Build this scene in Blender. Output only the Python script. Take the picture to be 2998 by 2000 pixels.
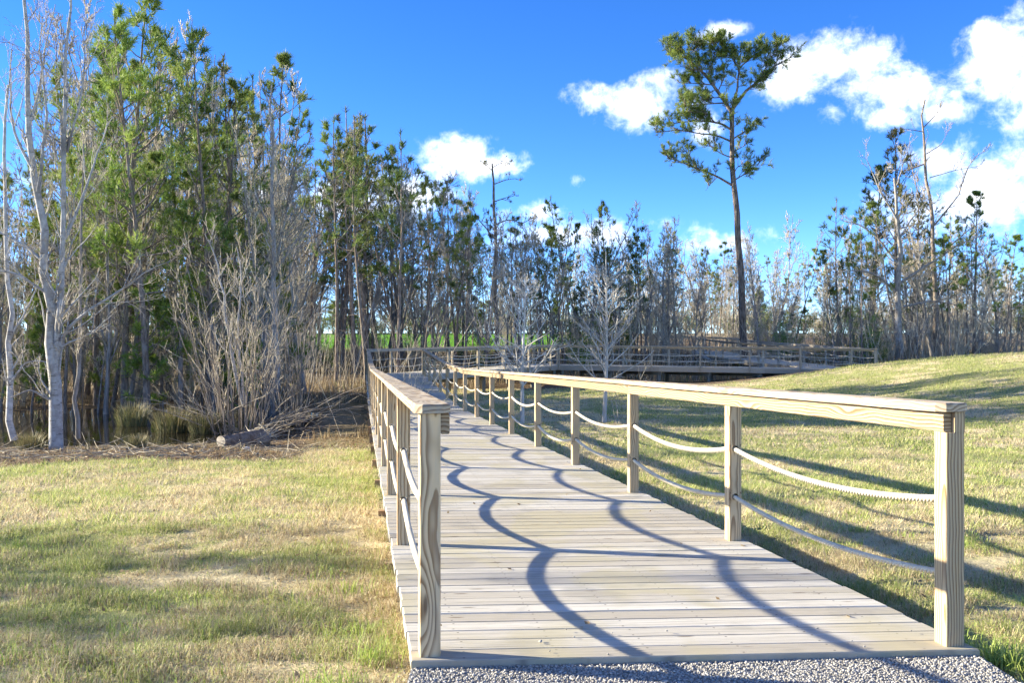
import bpy, math, random
import numpy as np
from math import radians, pi, sin, cos, tan, atan2, sqrt

# ------------------------------------------------------------------ scene
for o in list(bpy.data.objects):
    bpy.data.objects.remove(o)
scene = bpy.context.scene
COL = scene.collection
rng = np.random.default_rng(7)
random.seed(7)

# ------------------------------------------------------------------ camera
CAM_H = 1.336                     # eye height above the near end of the deck (z = 0)
FPX = 2743.0                      # focal length in pixels of the 2998 px wide photograph
cam_d = bpy.data.cameras.new('camera')
cam = bpy.data.objects.new('camera', cam_d)
COL.objects.link(cam)
cam.location = (0, 0, CAM_H)
cam.rotation_euler = (radians(90), 0, 0)
cam_d.sensor_width = 36.0
cam_d.lens = 36.0 * FPX / 2998.0
cam_d.clip_start = 0.05
cam_d.clip_end = 6000
scene.camera = cam

# ------------------------------------------------------------------ light
SUN_EL = radians(16.5)
SUN_AZ = radians(-78.0)           # measured from the view direction (+Y), negative = to the left
sun_dir = np.array([sin(SUN_AZ) * cos(SUN_EL), cos(SUN_AZ) * cos(SUN_EL), sin(SUN_EL)])
sd = bpy.data.lights.new('sun', 'SUN')
sd.energy = 4.6
sd.angle = radians(0.53)
sd.color = (1.0, 0.91, 0.72)
so = bpy.data.objects.new('sun', sd)
COL.objects.link(so)
so.rotation_euler = (pi / 2 - SUN_EL, 0, -SUN_AZ + pi)
from mathutils import Vector
so.rotation_euler = Vector(sun_dir).to_track_quat('Z', 'Y').to_euler()

scene.view_settings.view_transform = 'Standard'
scene.view_settings.look = 'None'
scene.view_settings.gamma = 1.0
scene.view_settings.use_curve_mapping = False
scene.view_settings.exposure = 1.95
scene.render.engine = 'CYCLES'
scene.cycles.use_denoising = True
scene.cycles.use_adaptive_sampling = True
scene.cycles.adaptive_threshold = 0.02
scene.cycles.adaptive_min_samples = 32
scene.cycles.max_bounces = 5
scene.cycles.diffuse_bounces = 2
scene.cycles.glossy_bounces = 3
scene.cycles.transmission_bounces = 3
scene.cycles.transparent_max_bounces = 4


class NT:
    """small helper for node trees"""
    def __init__(self, tree):
        self.t = tree
        self.n = tree.nodes
        self.l = tree.links

    def node(self, typ, **kw):
        nd = self.n.new(typ)
        for k, v in kw.items():
            setattr(nd, k, v)
        return nd

    def put(self, sock, v):
        if isinstance(v, bpy.types.NodeSocket):
            self.l.new(v, sock)
        elif v is not None:
            sock.default_value = v

    def math(self, op, a, b=None, c=None, clamp=False):
        nd = self.node('ShaderNodeMath', operation=op, use_clamp=clamp)
        self.put(nd.inputs[0], a)
        if b is not None:
            self.put(nd.inputs[1], b)
        if c is not None:
            self.put(nd.inputs[2], c)
        return nd.outputs[0]

    def vmath(self, op, a, b=None):
        nd = self.node('ShaderNodeVectorMath', operation=op)
        self.put(nd.inputs[0], a)
        if b is not None:
            if op == 'SCALE':
                self.put(nd.inputs[3], b)
            else:
                self.put(nd.inputs[1], b)
        return nd.outputs[1] if op in ('LENGTH', 'DISTANCE', 'DOT_PRODUCT') else nd.outputs[0]

    def sep(self, v):
        nd = self.node('ShaderNodeSeparateXYZ')
        self.put(nd.inputs[0], v)
        return nd.outputs

    def comb(self, x=0.0, y=0.0, z=0.0):
        nd = self.node('ShaderNodeCombineXYZ')
        for i, v in enumerate((x, y, z)):
            self.put(nd.inputs[i], v)
        return nd.outputs[0]

    def noise(self, vec, scale=5.0, detail=4.0, rough=0.55, dist=0.0, dim='3D'):
        nd = self.node('ShaderNodeTexNoise', noise_dimensions=dim)
        if vec is not None:
            self.put(nd.inputs['Vector'], vec)
        nd.inputs['Scale'].default_value = scale
        nd.inputs['Detail'].default_value = detail
        nd.inputs['Roughness'].default_value = rough
        nd.inputs['Distortion'].default_value = dist
        return nd.outputs

    def smooth(self, v, lo, hi, a=0.0, b=1.0):
        nd = self.node('ShaderNodeMapRange', interpolation_type='SMOOTHSTEP')
        self.put(nd.inputs[0], v)
        self.put(nd.inputs[1], lo)
        self.put(nd.inputs[2], hi)
        self.put(nd.inputs[3], a)
        self.put(nd.inputs[4], b)
        return nd.outputs[0]

    def mix(self, f, a, b, typ='MIX'):
        nd = self.node('ShaderNodeMix', data_type='RGBA', blend_type=typ)
        self.put(nd.inputs[0], f)
        self.put(nd.inputs[6], a if isinstance(a, bpy.types.NodeSocket) else (*a, 1.0))
        self.put(nd.inputs[7], b if isinstance(b, bpy.types.NodeSocket) else (*b, 1.0))
        return nd.outputs[2]

    def ramp(self, f, stops):
        nd = self.node('ShaderNodeValToRGB')
        cr = nd.color_ramp
        while len(cr.elements) < len(stops):
            cr.elements.new(0.5)
        for e, (p, c) in zip(cr.elements, stops):
            e.position = p
            e.color = (*c, 1.0)
        self.put(nd.inputs[0], f)
        return nd.outputs[0]


# ------------------------------------------------------------------ sky with clouds
world = bpy.data.worlds.new('World')
scene.world = world
world.use_nodes = True
W = NT(world.node_tree)
W.n.clear()
SKY_STRENGTH = 0.112
sky = W.node('ShaderNodeTexSky', sky_type='NISHITA')
sky.sun_disc = False
sky.sun_elevation = SUN_EL
sky.sun_rotation = SUN_AZ
sky.altitude = 0
sky.air_density = 0.45
sky.dust_density = 0.0
sky.ozone_density = 2.2
gen = W.node('ShaderNodeTexCoord').outputs['Generated']
gx, gy, gz = W.sep(gen)
az = W.math('ARCTAN2', gx, gy)
el = W.math('ARCSINE', gz)
# clouds as seen: centre (native px of the photograph -> azimuth / elevation), half sizes in the same px
def azel(nx, ny):
    a = math.atan2(nx - 1499, FPX)
    e = math.atan2((1000 - ny) * cos(a), FPX)
    return a, e
CLOUDS = [(1740, 285, 95, 55, 1.0), (1860, 300, 150, 75, 1.0), (1905, 220, 85, 35, .75), (2090, 115, 70, 25, .9), (2060, 380, 70, 40, .8),
          (2430, 215, 170, 85, 1.05), (2580, 275, 220, 70, 1.0), (2330, 270, 130, 60, .95), (2760, 310, 110, 40, .9), (2430, 350, 60, 45, .7), (2600, 340, 110, 40, .8),
          (2950, 180, 140, 120, 1.0), (2890, 100, 70, 50, .72), (3060, 260, 170, 150, 1.05), (3150, 80, 160, 80, .9),
          (2760, 450, 110, 60, 1.0), (2900, 520, 170, 100, 1.05), (3050, 480, 150, 110, 1.0), (2800, 600, 220, 80, .85),
          (1340, 450, 105, 60, 1.0), (1440, 485, 120, 40, .95), (1300, 490, 60, 40, .8), (1330, 390, 40, 25, .6),
          (1705, 535, 45, 30, .85), (1590, 640, 90, 45, .7), (1180, 560, 150, 55, .8), (1000, 600, 240, 70, .8),
          (760, 560, 170, 90, .85), (620, 480, 80, 50, .6), (250, 700, 260, 80, .8), (60, 520, 70, 40, .5), (1750, 690, 300, 45, .7), (2100, 700, 200, 40, .6)]
cloud_sum = None
warp = W.noise(gen, 5.0, 3.0, 0.5)[1]
wv = W.vmath('SCALE', W.vmath('SUBTRACT', warp, (0.5, 0.5, 0.5)), 0.05)
wx, wy, wz = W.sep(wv)
azw = W.math('ADD', az, wx)
elw = W.math('ADD', el, wz)
for c in CLOUDS:
    a0, e0 = azel(c[0], c[1])
    ra, re = c[2] / FPX * 1.15, c[3] / FPX * 1.15
    dx = W.math('MULTIPLY', W.math('SUBTRACT', azw, a0), 1.0 / ra)
    dz = W.math('MULTIPLY', W.math('SUBTRACT', elw, e0), 1.0 / re)
    d2 = W.math('MULTIPLY_ADD', dx, dx, W.math('MULTIPLY', dz, dz))
    v = W.math('MULTIPLY', W.math('SUBTRACT', 1.0, W.math('SQRT', d2)), c[4])
    cloud_sum = v if cloud_sum is None else W.math('SMOOTH_MAX', cloud_sum, v, 0.12)
# unseen broken cumulus goes on all round, added for neutral fill light, outside the part of the sky that was surveyed
big = W.math('SUBTRACT', W.math('MULTIPLY', W.noise(gen, 3.2, 2.0, 0.5)[0], 3.4), 1.72)
outside = W.math('MAXIMUM', W.smooth(W.math('ABSOLUTE', az), 0.60, 0.80), W.smooth(el, 0.42, 0.60))
cloud_sum = W.math('MAXIMUM', cloud_sum, W.math('SUBTRACT', W.math('MULTIPLY', W.math('ADD', big, 1.0), outside), 1.0))
fb = W.noise(gen, 22.0, 6.0, 0.62, 0.25)[0]
fine = W.noise(gen, 75.0, 4.0, 0.65, 0.4)[0]
dens = W.math('ADD', cloud_sum, W.math('MULTIPLY', W.math('SUBTRACT', fb, 0.53), 2.5))
dens = W.math('ADD', dens, W.math('MULTIPLY', W.math('SUBTRACT', fine, 0.5), 0.9))
cover = W.smooth(dens, -0.05, 1.1)
edge = W.smooth(cloud_sum, -0.45, 0.10)
cover = W.math('MULTIPLY', cover, edge)
shade = W.smooth(fb, 0.35, 0.65)
lit = W.math('MULTIPLY_ADD', shade, 0.10, 0.90)
ccol = W.mix(W.smooth(dens, 0.3, 1.1), (0.86, 0.93, 1.0), (1.0, 0.985, 0.97))
# blue of the sky: keep the Nishita hue, a little more saturated as in the photograph
hs = W.node('ShaderNodeHueSaturation')
W.put(hs.inputs['Color'], sky.outputs[0])
hs.inputs['Saturation'].default_value = 1.25
hs.inputs['Hue'].default_value = 0.511
bg1 = W.node('ShaderNodeBackground')
W.put(bg1.inputs[0], hs.outputs[0])
bg1.inputs[1].default_value = SKY_STRENGTH
bg2 = W.node('ShaderNodeBackground')
W.put(bg2.inputs[0], ccol)
W.put(bg2.inputs[1], W.math('MULTIPLY', lit, 0.62))
ms = W.node('ShaderNodeMixShader')
W.put(ms.inputs[0], cover)
W.l.new(bg1.outputs[0], ms.inputs[1])
W.l.new(bg2.outputs[0], ms.inputs[2])
wo = W.node('ShaderNodeOutputWorld')
W.l.new(ms.outputs[0], wo.inputs[0])
world.cycles.sampling_method = 'MANUAL'
world.cycles.sample_map_resolution = 256

# ------------------------------------------------------------------ helpers: objects
def link(o):
    COL.objects.link(o)
    return o

def tag(o, label=None, cat=None, group=None, kind=None):
    if label:
        o['label'] = label
    if cat:
        o['category'] = cat
    if group:
        o['group'] = group
    if kind:
        o['kind'] = kind
    return o

def empty(name, loc=(0, 0, 0), rz=0.0, parent=None):
    o = bpy.data.objects.new(name, None)
    o.empty_display_size = 0.2
    o.location = loc
    o.rotation_euler = (0, 0, rz)
    if parent is not None:
        o.parent = parent
    return link(o)

def mobj(name, mesh, parent=None, loc=(0, 0, 0), rot=(0, 0, 0), scale=(1, 1, 1)):
    o = bpy.data.objects.new(name, mesh)
    o.location = loc
    o.rotation_euler = rot
    o.scale = scale
    if parent is not None:
        o.parent = parent
    return link(o)

def mesh_from(name, V, quads=None, tris=None, mat=None, smooth=False, attrs=None):
    V = np.asarray(V, dtype=np.float32).reshape(-1, 3)
    m = bpy.data.meshes.new(name)
    m.vertices.add(len(V))
    m.vertices.foreach_set('co', V.ravel())
    loops, starts, totals = [], [], []
    s = 0
    if quads is not None and len(quads):
        q = np.asarray(quads, dtype=np.int32).reshape(-1, 4)
        loops.append(q.ravel())
        starts.append(s + 4 * np.arange(len(q), dtype=np.int32))
        totals.append(np.full(len(q), 4, dtype=np.int32))
        s += 4 * len(q)
    if tris is not None and len(tris):
        t = np.asarray(tris, dtype=np.int32).reshape(-1, 3)
        loops.append(t.ravel())
        starts.append(s + 3 * np.arange(len(t), dtype=np.int32))
        totals.append(np.full(len(t), 3, dtype=np.int32))
        s += 3 * len(t)
    if s:
        loops = np.concatenate(loops)
        starts = np.concatenate(starts)
        totals = np.concatenate(totals)
        m.loops.add(s)
        m.loops.foreach_set('vertex_index', loops.astype(np.int32))
        m.polygons.add(len(starts))
        m.polygons.foreach_set('loop_start', starts.astype(np.int32))
        m.polygons.foreach_set('loop_total', totals.astype(np.int32))
        if smooth:
            m.polygons.foreach_set('use_smooth', np.ones(len(starts), dtype=bool))
    m.update(calc_edges=True)
    if attrs:
        for k, a in attrs.items():
            at = m.attributes.new(k, 'FLOAT', 'POINT')
            at.data.foreach_set('value', np.asarray(a, dtype=np.float32).ravel())
    if mat is not None:
        m.materials.append(mat)
    return m

def poly_mesh(name, V, F, mat=None, smooth=False):
    m = bpy.data.meshes.new(name)
    m.from_pydata([tuple(map(float, v)) for v in V], [], [tuple(f) for f in F])
    m.update()
    if smooth:
        m.polygons.foreach_set('use_smooth', np.ones(len(m.polygons), dtype=bool))
    if mat is not None:
        m.materials.append(mat)
    return m

def box_vf(x0, x1, y0, y1, z0, z1, ch=0.0):
    """box with its long edges (along x) chamfered by ch"""
    if ch <= 0:
        V = [(x0, y0, z0), (x1, y0, z0), (x1, y1, z0), (x0, y1, z0), (x0, y0, z1), (x1, y0, z1), (x1, y1, z1), (x0, y1, z1)]
        F = [(3, 2, 1, 0), (4, 5, 6, 7), (0, 1, 5, 4), (1, 2, 6, 5), (2, 3, 7, 6), (3, 0, 4, 7)]
        return V, F
    prof = [(y0 + ch, z0), (y1 - ch, z0), (y1, z0 + ch), (y1, z1 - ch), (y1 - ch, z1), (y0 + ch, z1), (y0, z1 - ch), (y0, z0 + ch)]
    V = [(x0, a, b) for a, b in prof] + [(x1, a, b) for a, b in prof]
    F = [tuple(range(7, -1, -1)), tuple(range(8, 16))] + [(i, (i + 1) % 8, 8 + (i + 1) % 8, 8 + i) for i in range(8)]
    F = [tuple(reversed(f)) for f in F]
    return V, F

# ------------------------------------------------------------------ helpers: noise, ground
def _hash2(ix, iy, seed):
    h = (ix.astype(np.int64) * 374761393 + iy.astype(np.int64) * 668265263 + seed * 974711) & 0xFFFFFFFF
    h = ((h ^ (h >> 13)) * 1274126177) & 0xFFFFFFFF
    return ((h ^ (h >> 16)) & 0xFFFF) / 65535.0

def vnoise(x, y, seed=0):
    x = np.asarray(x, float); y = np.asarray(y, float)
    ix = np.floor(x); iy = np.floor(y)
    fx = x - ix; fy = y - iy
    fx = fx * fx * (3 - 2 * fx); fy = fy * fy * (3 - 2 * fy)
    a = _hash2(ix, iy, seed); b = _hash2(ix + 1, iy, seed)
    c = _hash2(ix, iy + 1, seed); d = _hash2(ix + 1, iy + 1, seed)
    return (a * (1 - fx) + b * fx) * (1 - fy) + (c * (1 - fx) + d * fx) * fy

def fbm(x, y, seed=0, octv=4):
    s = 0.0; amp = 0.5; tot = 0.0
    for i in range(octv):
        s = s + amp * vnoise(np.asarray(x) * 2 ** i, np.asarray(y) * 2 ** i, seed + i * 17)
        tot += amp; amp *= 0.5
    return s / tot

def sstep(a, b, v):
    t = np.clip((np.asarray(v, float) - a) / (b - a), 0, 1)
    return t * t * (3 - 2 * t)

# boardwalk plan: (x right, y away); z = 0 at its near end
R0 = np.array([1.935, 4.147]); L0 = np.array([-0.353, 4.0])
P0 = np.array([-3.69, 39.0]); C1 = np.array([-6.07, 39.4])
U1 = (P0 - R0) / np.linalg.norm(P0 - R0)
B2 = np.array([2.44, 50.2]); B2b = np.array([1.245, 52.74])
E3 = np.array([18.3, 47.25]); E3b = np.array([15.48, 50.1])
E4 = np.array([15.87, 60.5]); E4b = np.array([13.6, 60.1])
E5 = np.array([16.6, 72.5]); E5b = np.array([14.2, 74.6])
E6 = np.array([5.2, 84.0]); E6b = np.array([4.2, 82.0])

BASE_Y = [-60, 0, 3.6, 4.3, 5.5, 8, 14, 20, 27, 48, 56, 62, 72, 85, 100, 130, 300, 3000]
BASE_Z = [-.05, -.055, -.065, -.13, -.26, -.36, -.56, -.82, -1.0, -1.02, -.5, -.25, .2, .95, 2.0, 2.5, 3.0, 3.0]

def rail_x(y):
    return R0[0] + (y - R0[1]) * U1[0] / U1[1]

def hgt(x, y):
    x = np.asarray(x, float); y = np.asarray(y, float)
    z = np.interp(y, BASE_Y, BASE_Z)
    # grassy mound on the right, falling away behind
    d = x - (R0[0] + (np.clip(y, -20, 60) - R0[1]) * U1[0] / U1[1])
    z = z + 1.9 * sstep(9.5, 28.5, d) * (1 - sstep(41, 60, y)) * sstep(-12, 14, y)
    # pond on the left
    e = ((x + 13.0) / 9.0) ** 2 + ((y - 26.0) / 6.0) ** 2
    z = z - 0.55 * np.exp(-e * 1.2)
    z = z + 0.10 * sstep(26, 34, y) * (1 - sstep(44, 50, y)) * (1 - sstep(-9, -3, x))
    # wet hollow below the far boardwalk
    e = ((x - 11.0) / 9.0) ** 2 + ((y - 54.0) / 4.5) ** 2
    z = z - 0.45 * np.exp(-e * 1.3)
    # washed-out bank beside the deck's right edge
    dr = d - 0.35
    z = z - 0.16 * np.exp(-(dr / 0.28) ** 2) * sstep(4.6, 6.5, y) * (1 - sstep(14, 20, y))
    near = np.exp(-((y - 3.2) / 2.5) ** 2) * np.exp(-((x - 0.8) / 3.0) ** 2)
    z = z + (fbm(x * 0.35, y * 0.35, 5) - 0.5) * 0.16 * (1 - 0.8 * near) * sstep(3.0, 8.0, np.hypot(x, y))
    z = z + (fbm(x * 1.7, y * 1.7, 9, 3) - 0.5) * 0.05 * (1 - near)
    return z

def lawn_mask(x, y):
    """1 on mown lawn, 0 on the woodland floor"""
    wob = (fbm(np.asarray(x) * .3, np.asarray(y) * .3, 31) - .5) * 2.4
    edge_l = 14.5 + 0.2 * (np.asarray(x) + 8) + wob * .6
    m_left = 1 - sstep(-0.5, 0.5, y - edge_l)
    strip = sstep(-1.9, -.9, x - (L0[0] + (y - L0[1]) * U1[0] / U1[1])) * (1 - .75 * sstep(16, 21, y)) * (1 - sstep(38, 40, y))
    left = np.maximum(m_left, strip)
    right_lim = np.where(x < 16, 46.5 - 0.1 * (np.asarray(x)) + wob * .6, 50 + wob * .5)
    right = 1 - sstep(-0.6, 0.6, y - right_lim)
    xr = rail_x(np.asarray(y)) - 1.1
    m = np.where(np.asarray(x) < xr, left, right)
    return m

def px(nx, ny, Y):
    """world point at distance Y behind pixel (nx, ny) of the 2998 px photograph: used once, to survey the place"""
    return np.array([(nx - 1499) * Y / FPX, Y, CAM_H + (1000 - ny) * Y / FPX])

# ------------------------------------------------------------------ materials
def new_mat(name):
    m = bpy.data.materials.new(name)
    m.use_nodes = True
    t = NT(m.node_tree)
    t.n.clear()
    out = t.node('ShaderNodeOutputMaterial')
    b = t.node('ShaderNodeBsdfPrincipled')
    t.l.new(b.outputs[0], out.inputs[0])
    return m, t, b, out

def setb(t, b, col=None, rough=None, spec=None, bump=None, bstr=0.3, bdist=0.01):
    if col is not None:
        t.put(b.inputs['Base Color'], col if isinstance(col, bpy.types.NodeSocket) else (*col, 1))
    if rough is not None:
        t.put(b.inputs['Roughness'], rough)
    if spec is not None:
        b.inputs['Specular IOR Level'].default_value = spec
    if bump is not None:
        bp = t.node('ShaderNodeBump')
        bp.inputs['Strength'].default_value = bstr
        bp.inputs['Distance'].default_value = bdist
        t.put(bp.inputs['Height'], bump)
        t.l.new(bp.outputs[0], b.inputs['Normal'])

def wood_mat(name, pale, late, grey, axis='X', freq=95.0, greyness=0.35, knots=True, contrast=1.0, swirl=0.085):
    """sawn pine: growth rings cut lengthwise, knots, weathered grey film. axis = long axis in object space"""
    m, t, b, out = new_mat(name)
    oc = t.node('ShaderNodeTexCoord').outputs['Object']
    inf = t.node('ShaderNodeObjectInfo')
    rnd = inf.outputs['Random']
    x, y, z = t.sep(oc)
    al, c1, c2 = {'X': (x, y, z), 'Z': (z, x, y)}[axis]
    off = t.math('MULTIPLY', rnd, 37.0)
    al = t.math('ADD', al, off)
    pith1 = t.math('MULTIPLY_ADD', t.math('FRACT', t.math('MULTIPLY', rnd, 13.7)), 0.10, -0.02)
    pith2 = t.math('MULTIPLY_ADD', t.math('FRACT', t.math('MULTIPLY', rnd, 29.3)), 0.12, -0.10)
    lo = t.comb(t.math('MULTIPLY', al, 1.6), t.math('MULTIPLY', c1, 4.0), t.math('MULTIPLY', c2, 4.0))
    n1 = t.noise(lo, 1.0, 3.0, 0.5)[1]
    nv = t.vmath('SCALE', t.vmath('SUBTRACT', n1, (.5, .5, .5)), swirl)
    nx_, ny_, nz_ = t.sep(nv)
    a1 = t.math('ADD', t.math('ADD', c1, pith1), nx_)
    a2 = t.math('ADD', t.math('ADD', c2, pith2), ny_)
    r = t.math('SQRT', t.math('MULTIPLY_ADD', a1, a1, t.math('MULTIPLY', a2, a2)))
    if knots:
        kv = t.comb(t.math('MULTIPLY', al, 1.5), t.math('MULTIPLY', c1, 7.0), t.math('MULTIPLY', c2, 7.0))
        vo = t.node('ShaderNodeTexVoronoi')
        t.put(vo.inputs['Vector'], kv)
        vo.inputs['Scale'].default_value = 1.0
        kd = vo.outputs['Distance']
        push = t.math('MULTIPLY', t.smooth(kd, 0.0, 0.42, 1.0, 0.0), 0.035)
        r = t.math('ADD', r, push)
        knot = t.smooth(kd, 0.045, 0.10, 1.0, 0.0)
    ph = t.math('FRACT', t.math('MULTIPLY', r, freq))
    ringv = t.math('SUBTRACT', t.smooth(ph, 0.25, 0.85), t.smooth(ph, 0.9, 1.0))
    fib = t.noise(t.comb(t.math('MULTIPLY', al, 4.0), t.math('MULTIPLY', c1, 190.0), t.math('MULTIPLY', c2, 190.0)), 1.0, 2.0, 0.6)[0]
    ringf = t.math('MULTIPLY', ringv, t.math('MULTIPLY_ADD', fib, 0.5, 0.75), clamp=True)
    ringf = t.math('MULTIPLY', ringf, contrast)
    col = t.mix(ringf, pale, late)
    gn = t.noise(t.comb(t.math('MULTIPLY', al, 1.2), t.math('MULTIPLY', c1, 22.0), t.math('MULTIPLY', c2, 22.0)), 1.0, 4.0, 0.6)[0]
    gamt = t.math('MULTIPLY', t.smooth(gn, 0.32, 0.68), greyness * 1.6, clamp=True)
    col = t.mix(gamt, col, t.mix(ringf, grey, tuple(v * .72 for v in grey)))
    tone = t.math('MULTIPLY_ADD', t.math('FRACT', t.math('MULTIPLY', rnd, 7.31)), 0.24, 0.88)
    hv = t.node('ShaderNodeHueSaturation')
    t.put(hv.inputs['Color'], col)
    t.put(hv.inputs['Value'], tone)
    col = hv.outputs[0]
    if knots:
        col = t.mix(t.math('MULTIPLY', knot, 0.8), col, (0.12, 0.07, 0.04))
    chk = t.smooth(t.noise(t.comb(t.math('MULTIPLY', al, 2.0), t.math('MULTIPLY', c1, 75.0), t.math('MULTIPLY', c2, 75.0)), 1.0, 2.0, 0.5)[0], 0.70, 0.76)
    col = t.mix(t.math('MULTIPLY', chk, 0.55), col, (0.10, 0.075, 0.05))
    setb(t, b, col, 0.72, 0.25, t.math('ADD', t.math('MULTIPLY', ringf, 0.4), t.math('MULTIPLY', fib, 0.6)), 0.35, 0.002)
    return m

M = {}
M['post'] = wood_mat('post_wood', (.66, .50, .285), (.27, .155, .065), (.50, .415, .29), 'Z', 72, 0.30, True, 1.0, .065)
M['rail'] = wood_mat('rail_wood', (.40, .31, .185), (.165, .092, .036), (.30, .26, .20), 'X', 58, 0.22, True, 1.0, .08)
M['cap'] = wood_mat('cap_wood', (.52, .415, .265), (.23, .15, .075), (.41, .37, .30), 'X', 60, 0.35)
M['farpost'] = wood_mat('weathered_post_wood', (.48, .40, .275), (.29, .22, .13), (.41, .37, .29), 'Z', 80, 0.6, False)
M['farrail'] = wood_mat('weathered_rail_wood', (.49, .405, .28), (.30, .225, .14), (.42, .375, .295), 'X', 70, 0.6, False)
M['beam'] = wood_mat('beam_wood', (.44, .30, .16), (.28, .17, .08), (.30, .27, .22), 'X', 70, 0.4, False)
M['pile'] = wood_mat('pile_wood', (.20, .20, .155), (.14, .13, .09), (.19, .19, .16), 'Z', 70, 0.5, False)

def plank_mat():
    """deck boards: grey weathered pine, grain along the board, damp greenish stains lying across several boards"""
    m, t, b, out = new_mat('deck_plank_wood')
    tc = t.node('ShaderNodeTexCoord')
    oc = tc.outputs['Object']
    rnd = t.node('ShaderNodeObjectInfo').outputs['Random']
    geo = t.node('ShaderNodeNewGeometry').outputs['Position']
    x, y, z = t.sep(oc)
    al = t.math('ADD', x, t.math('MULTIPLY', rnd, 53.0))
    warp = t.noise(t.comb(t.math('MULTIPLY', al, 1.3), t.math('MULTIPLY', y, 9.0), rnd), 1.0, 2.0, 0.5)[0]
    yy = t.math('ADD', y, t.math('MULTIPLY', warp, 0.07))
    g1 = t.noise(t.comb(t.math('MULTIPLY', al, 0.8), t.math('MULTIPLY', yy, 85.0), rnd), 1.0, 4.0, 0.65)[0]
    g2 = t.noise(t.comb(t.math('MULTIPLY', al, 5.0), t.math('MULTIPLY', yy, 240.0), rnd), 1.0, 2.0, 0.6)[0]
    tone = t.math('FRACT', t.math('MULTIPLY', rnd, 17.77))
    base = t.mix(tone, (.42, .375, .295), (.62, .585, .50))
    base = t.mix(t.math('MULTIPLY', t.smooth(t.math('FRACT', t.math('MULTIPLY', rnd, 5.13)), .72, .95), .5), base, (.44, .37, .25))
    col = t.mix(t.smooth(g1, 0.42, 0.74), base, (.29, .265, .215))
    col = t.mix(t.math('MULTIPLY', t.smooth(g2, 0.58, 0.74), 0.7), col, (.14, .125, .10))
    # knots and their dark flecks
    vo = t.node('ShaderNodeTexVoronoi')
    t.put(vo.inputs['Vector'], t.comb(t.math('MULTIPLY', al, 2.4), t.math('MULTIPLY', y, 9.5), rnd))
    vo.inputs['Scale'].default_value = 1.0
    kn = t.smooth(vo.outputs['Distance'], 0.05, 0.13, 1.0, 0.0)
    col = t.mix(t.math('MULTIPLY', kn, 0.75), col, (.13, .095, .06))
    # two screws over each joist
    sx = t.math('ABSOLUTE', t.math('SUBTRACT', t.math('PINGPONG', t.math('ADD', x, 4.0), 0.4), 0.2))
    sy = t.math('SUBTRACT', t.math('ABSOLUTE', y), 0.044)
    sdist = t.math('SQRT', t.math('MULTIPLY_ADD', sx, sx, t.math('MULTIPLY', sy, sy)))
    col = t.mix(t.math('MULTIPLY', t.smooth(sdist, .0045, .007, 1.0, 0.0), .8), col, (.07, .065, .06))
    # stains (algae and water marks with shapes of their own)
    st = t.noise(geo, 1.1, 3.0, 0.5, 0.6)[0]
    col = t.mix(t.math('MULTIPLY', t.smooth(st, 0.50, 0.60), 0.5), col, (.42, .37, .21))
    st2 = t.noise(geo, 2.3, 3.0, 0.5, 0.2)[0]
    col = t.mix(t.math('MULTIPLY', t.smooth(st2, 0.54, 0.64), 0.35), col, (.27, .25, .20))
    setb(t, b, col, 0.75, 0.25, t.math('ADD', g1, t.math('MULTIPLY', g2, 0.5)), 0.35, 0.003)
    return m
M['plank'] = plank_mat()

def rope_mat():
    m, t, b, out = new_mat('rope_fibre')
    oc = t.node('ShaderNodeTexCoord').outputs['Object']
    n = t.noise(oc, 60.0, 3.0, 0.6)[0]
    n2 = t.noise(oc, 6.0, 3.0, 0.6)[0]
    col = t.mix(n, (.50, .44, .33), (.72, .66, .52))
    col = t.mix(t.smooth(n2, .5, .7), col, (.47, .44, .38))
    setb(t, b, col, 0.85, 0.15, n, 0.4, 0.002)
    return m
M['rope'] = rope_mat()

def bark_mat(name, c1, c2, c3=None, vs=9.0, hs=2.0, bstr=0.6, bdist=0.02, birch=False):
    m, t, b, out = new_mat(name)
    oc = t.node('ShaderNodeTexCoord').outputs['Object']
    rnd = t.node('ShaderNodeObjectInfo').outputs['Random']
    x, y, z = t.sep(oc)
    v = t.comb(t.math('MULTIPLY', x, vs), t.math('MULTIPLY', y, vs), t.math('MULTIPLY_ADD', z, hs, t.math('MULTIPLY', rnd, 9.0)))
    n = t.noise(v, 1.6, 5.0, 0.65)[0]
    col = t.mix(t.smooth(n, 0.36, 0.66), c1, c2)
    if c3 is not None:
        n2 = t.noise(oc, 1.4, 4.0, 0.6)[0]
        col = t.mix(t.smooth(n2, 0.5, 0.68), col, c3)
    if birch:
        sx = t.comb(t.math('MULTIPLY', x, 5.0), t.math('MULTIPLY', y, 5.0), t.math('MULTIPLY', z, 26.0))
        sl = t.noise(sx, 1.0, 3.0, 0.6)[0]
        col = t.mix(t.math('MULTIPLY', t.smooth(sl, 0.60, 0.68), 0.8), col, (.11, .095, .08))
    val = t.math('MULTIPLY_ADD', rnd, 0.45, 0.78)
    hv = t.node('ShaderNodeHueSaturation')
    t.put(hv.inputs['Color'], col)
    t.put(hv.inputs['Value'], val)
    setb(t, b, hv.outputs[0], 0.9, 0.1, n, bstr, bdist)
    return m
M['pinebark'] = bark_mat('pine_bark', (.14, .108, .082), (.31, .255, .205), (.26, .24, .21))
M['bigpinebark'] = bark_mat('large_pine_bark', (.09, .07, .055), (.33, .27, .215), None, 9.0, 1.3, 1.0, 0.05)
M['greybark'] = bark_mat('grey_bark', (.19, .17, .145), (.33, .30, .265), (.40, .385, .36))
M['birch'] = bark_mat('birch_bark', (.34, .325, .30), (.50, .49, .46), (.22, .20, .175), 6.0, 5.0, 0.6, 0.015, True)
M['twig'] = bark_mat('twig_bark', (.40, .345, .245), (.58, .51, .385), None, 3.0, 2.0, 0.0, 0.01)
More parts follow.
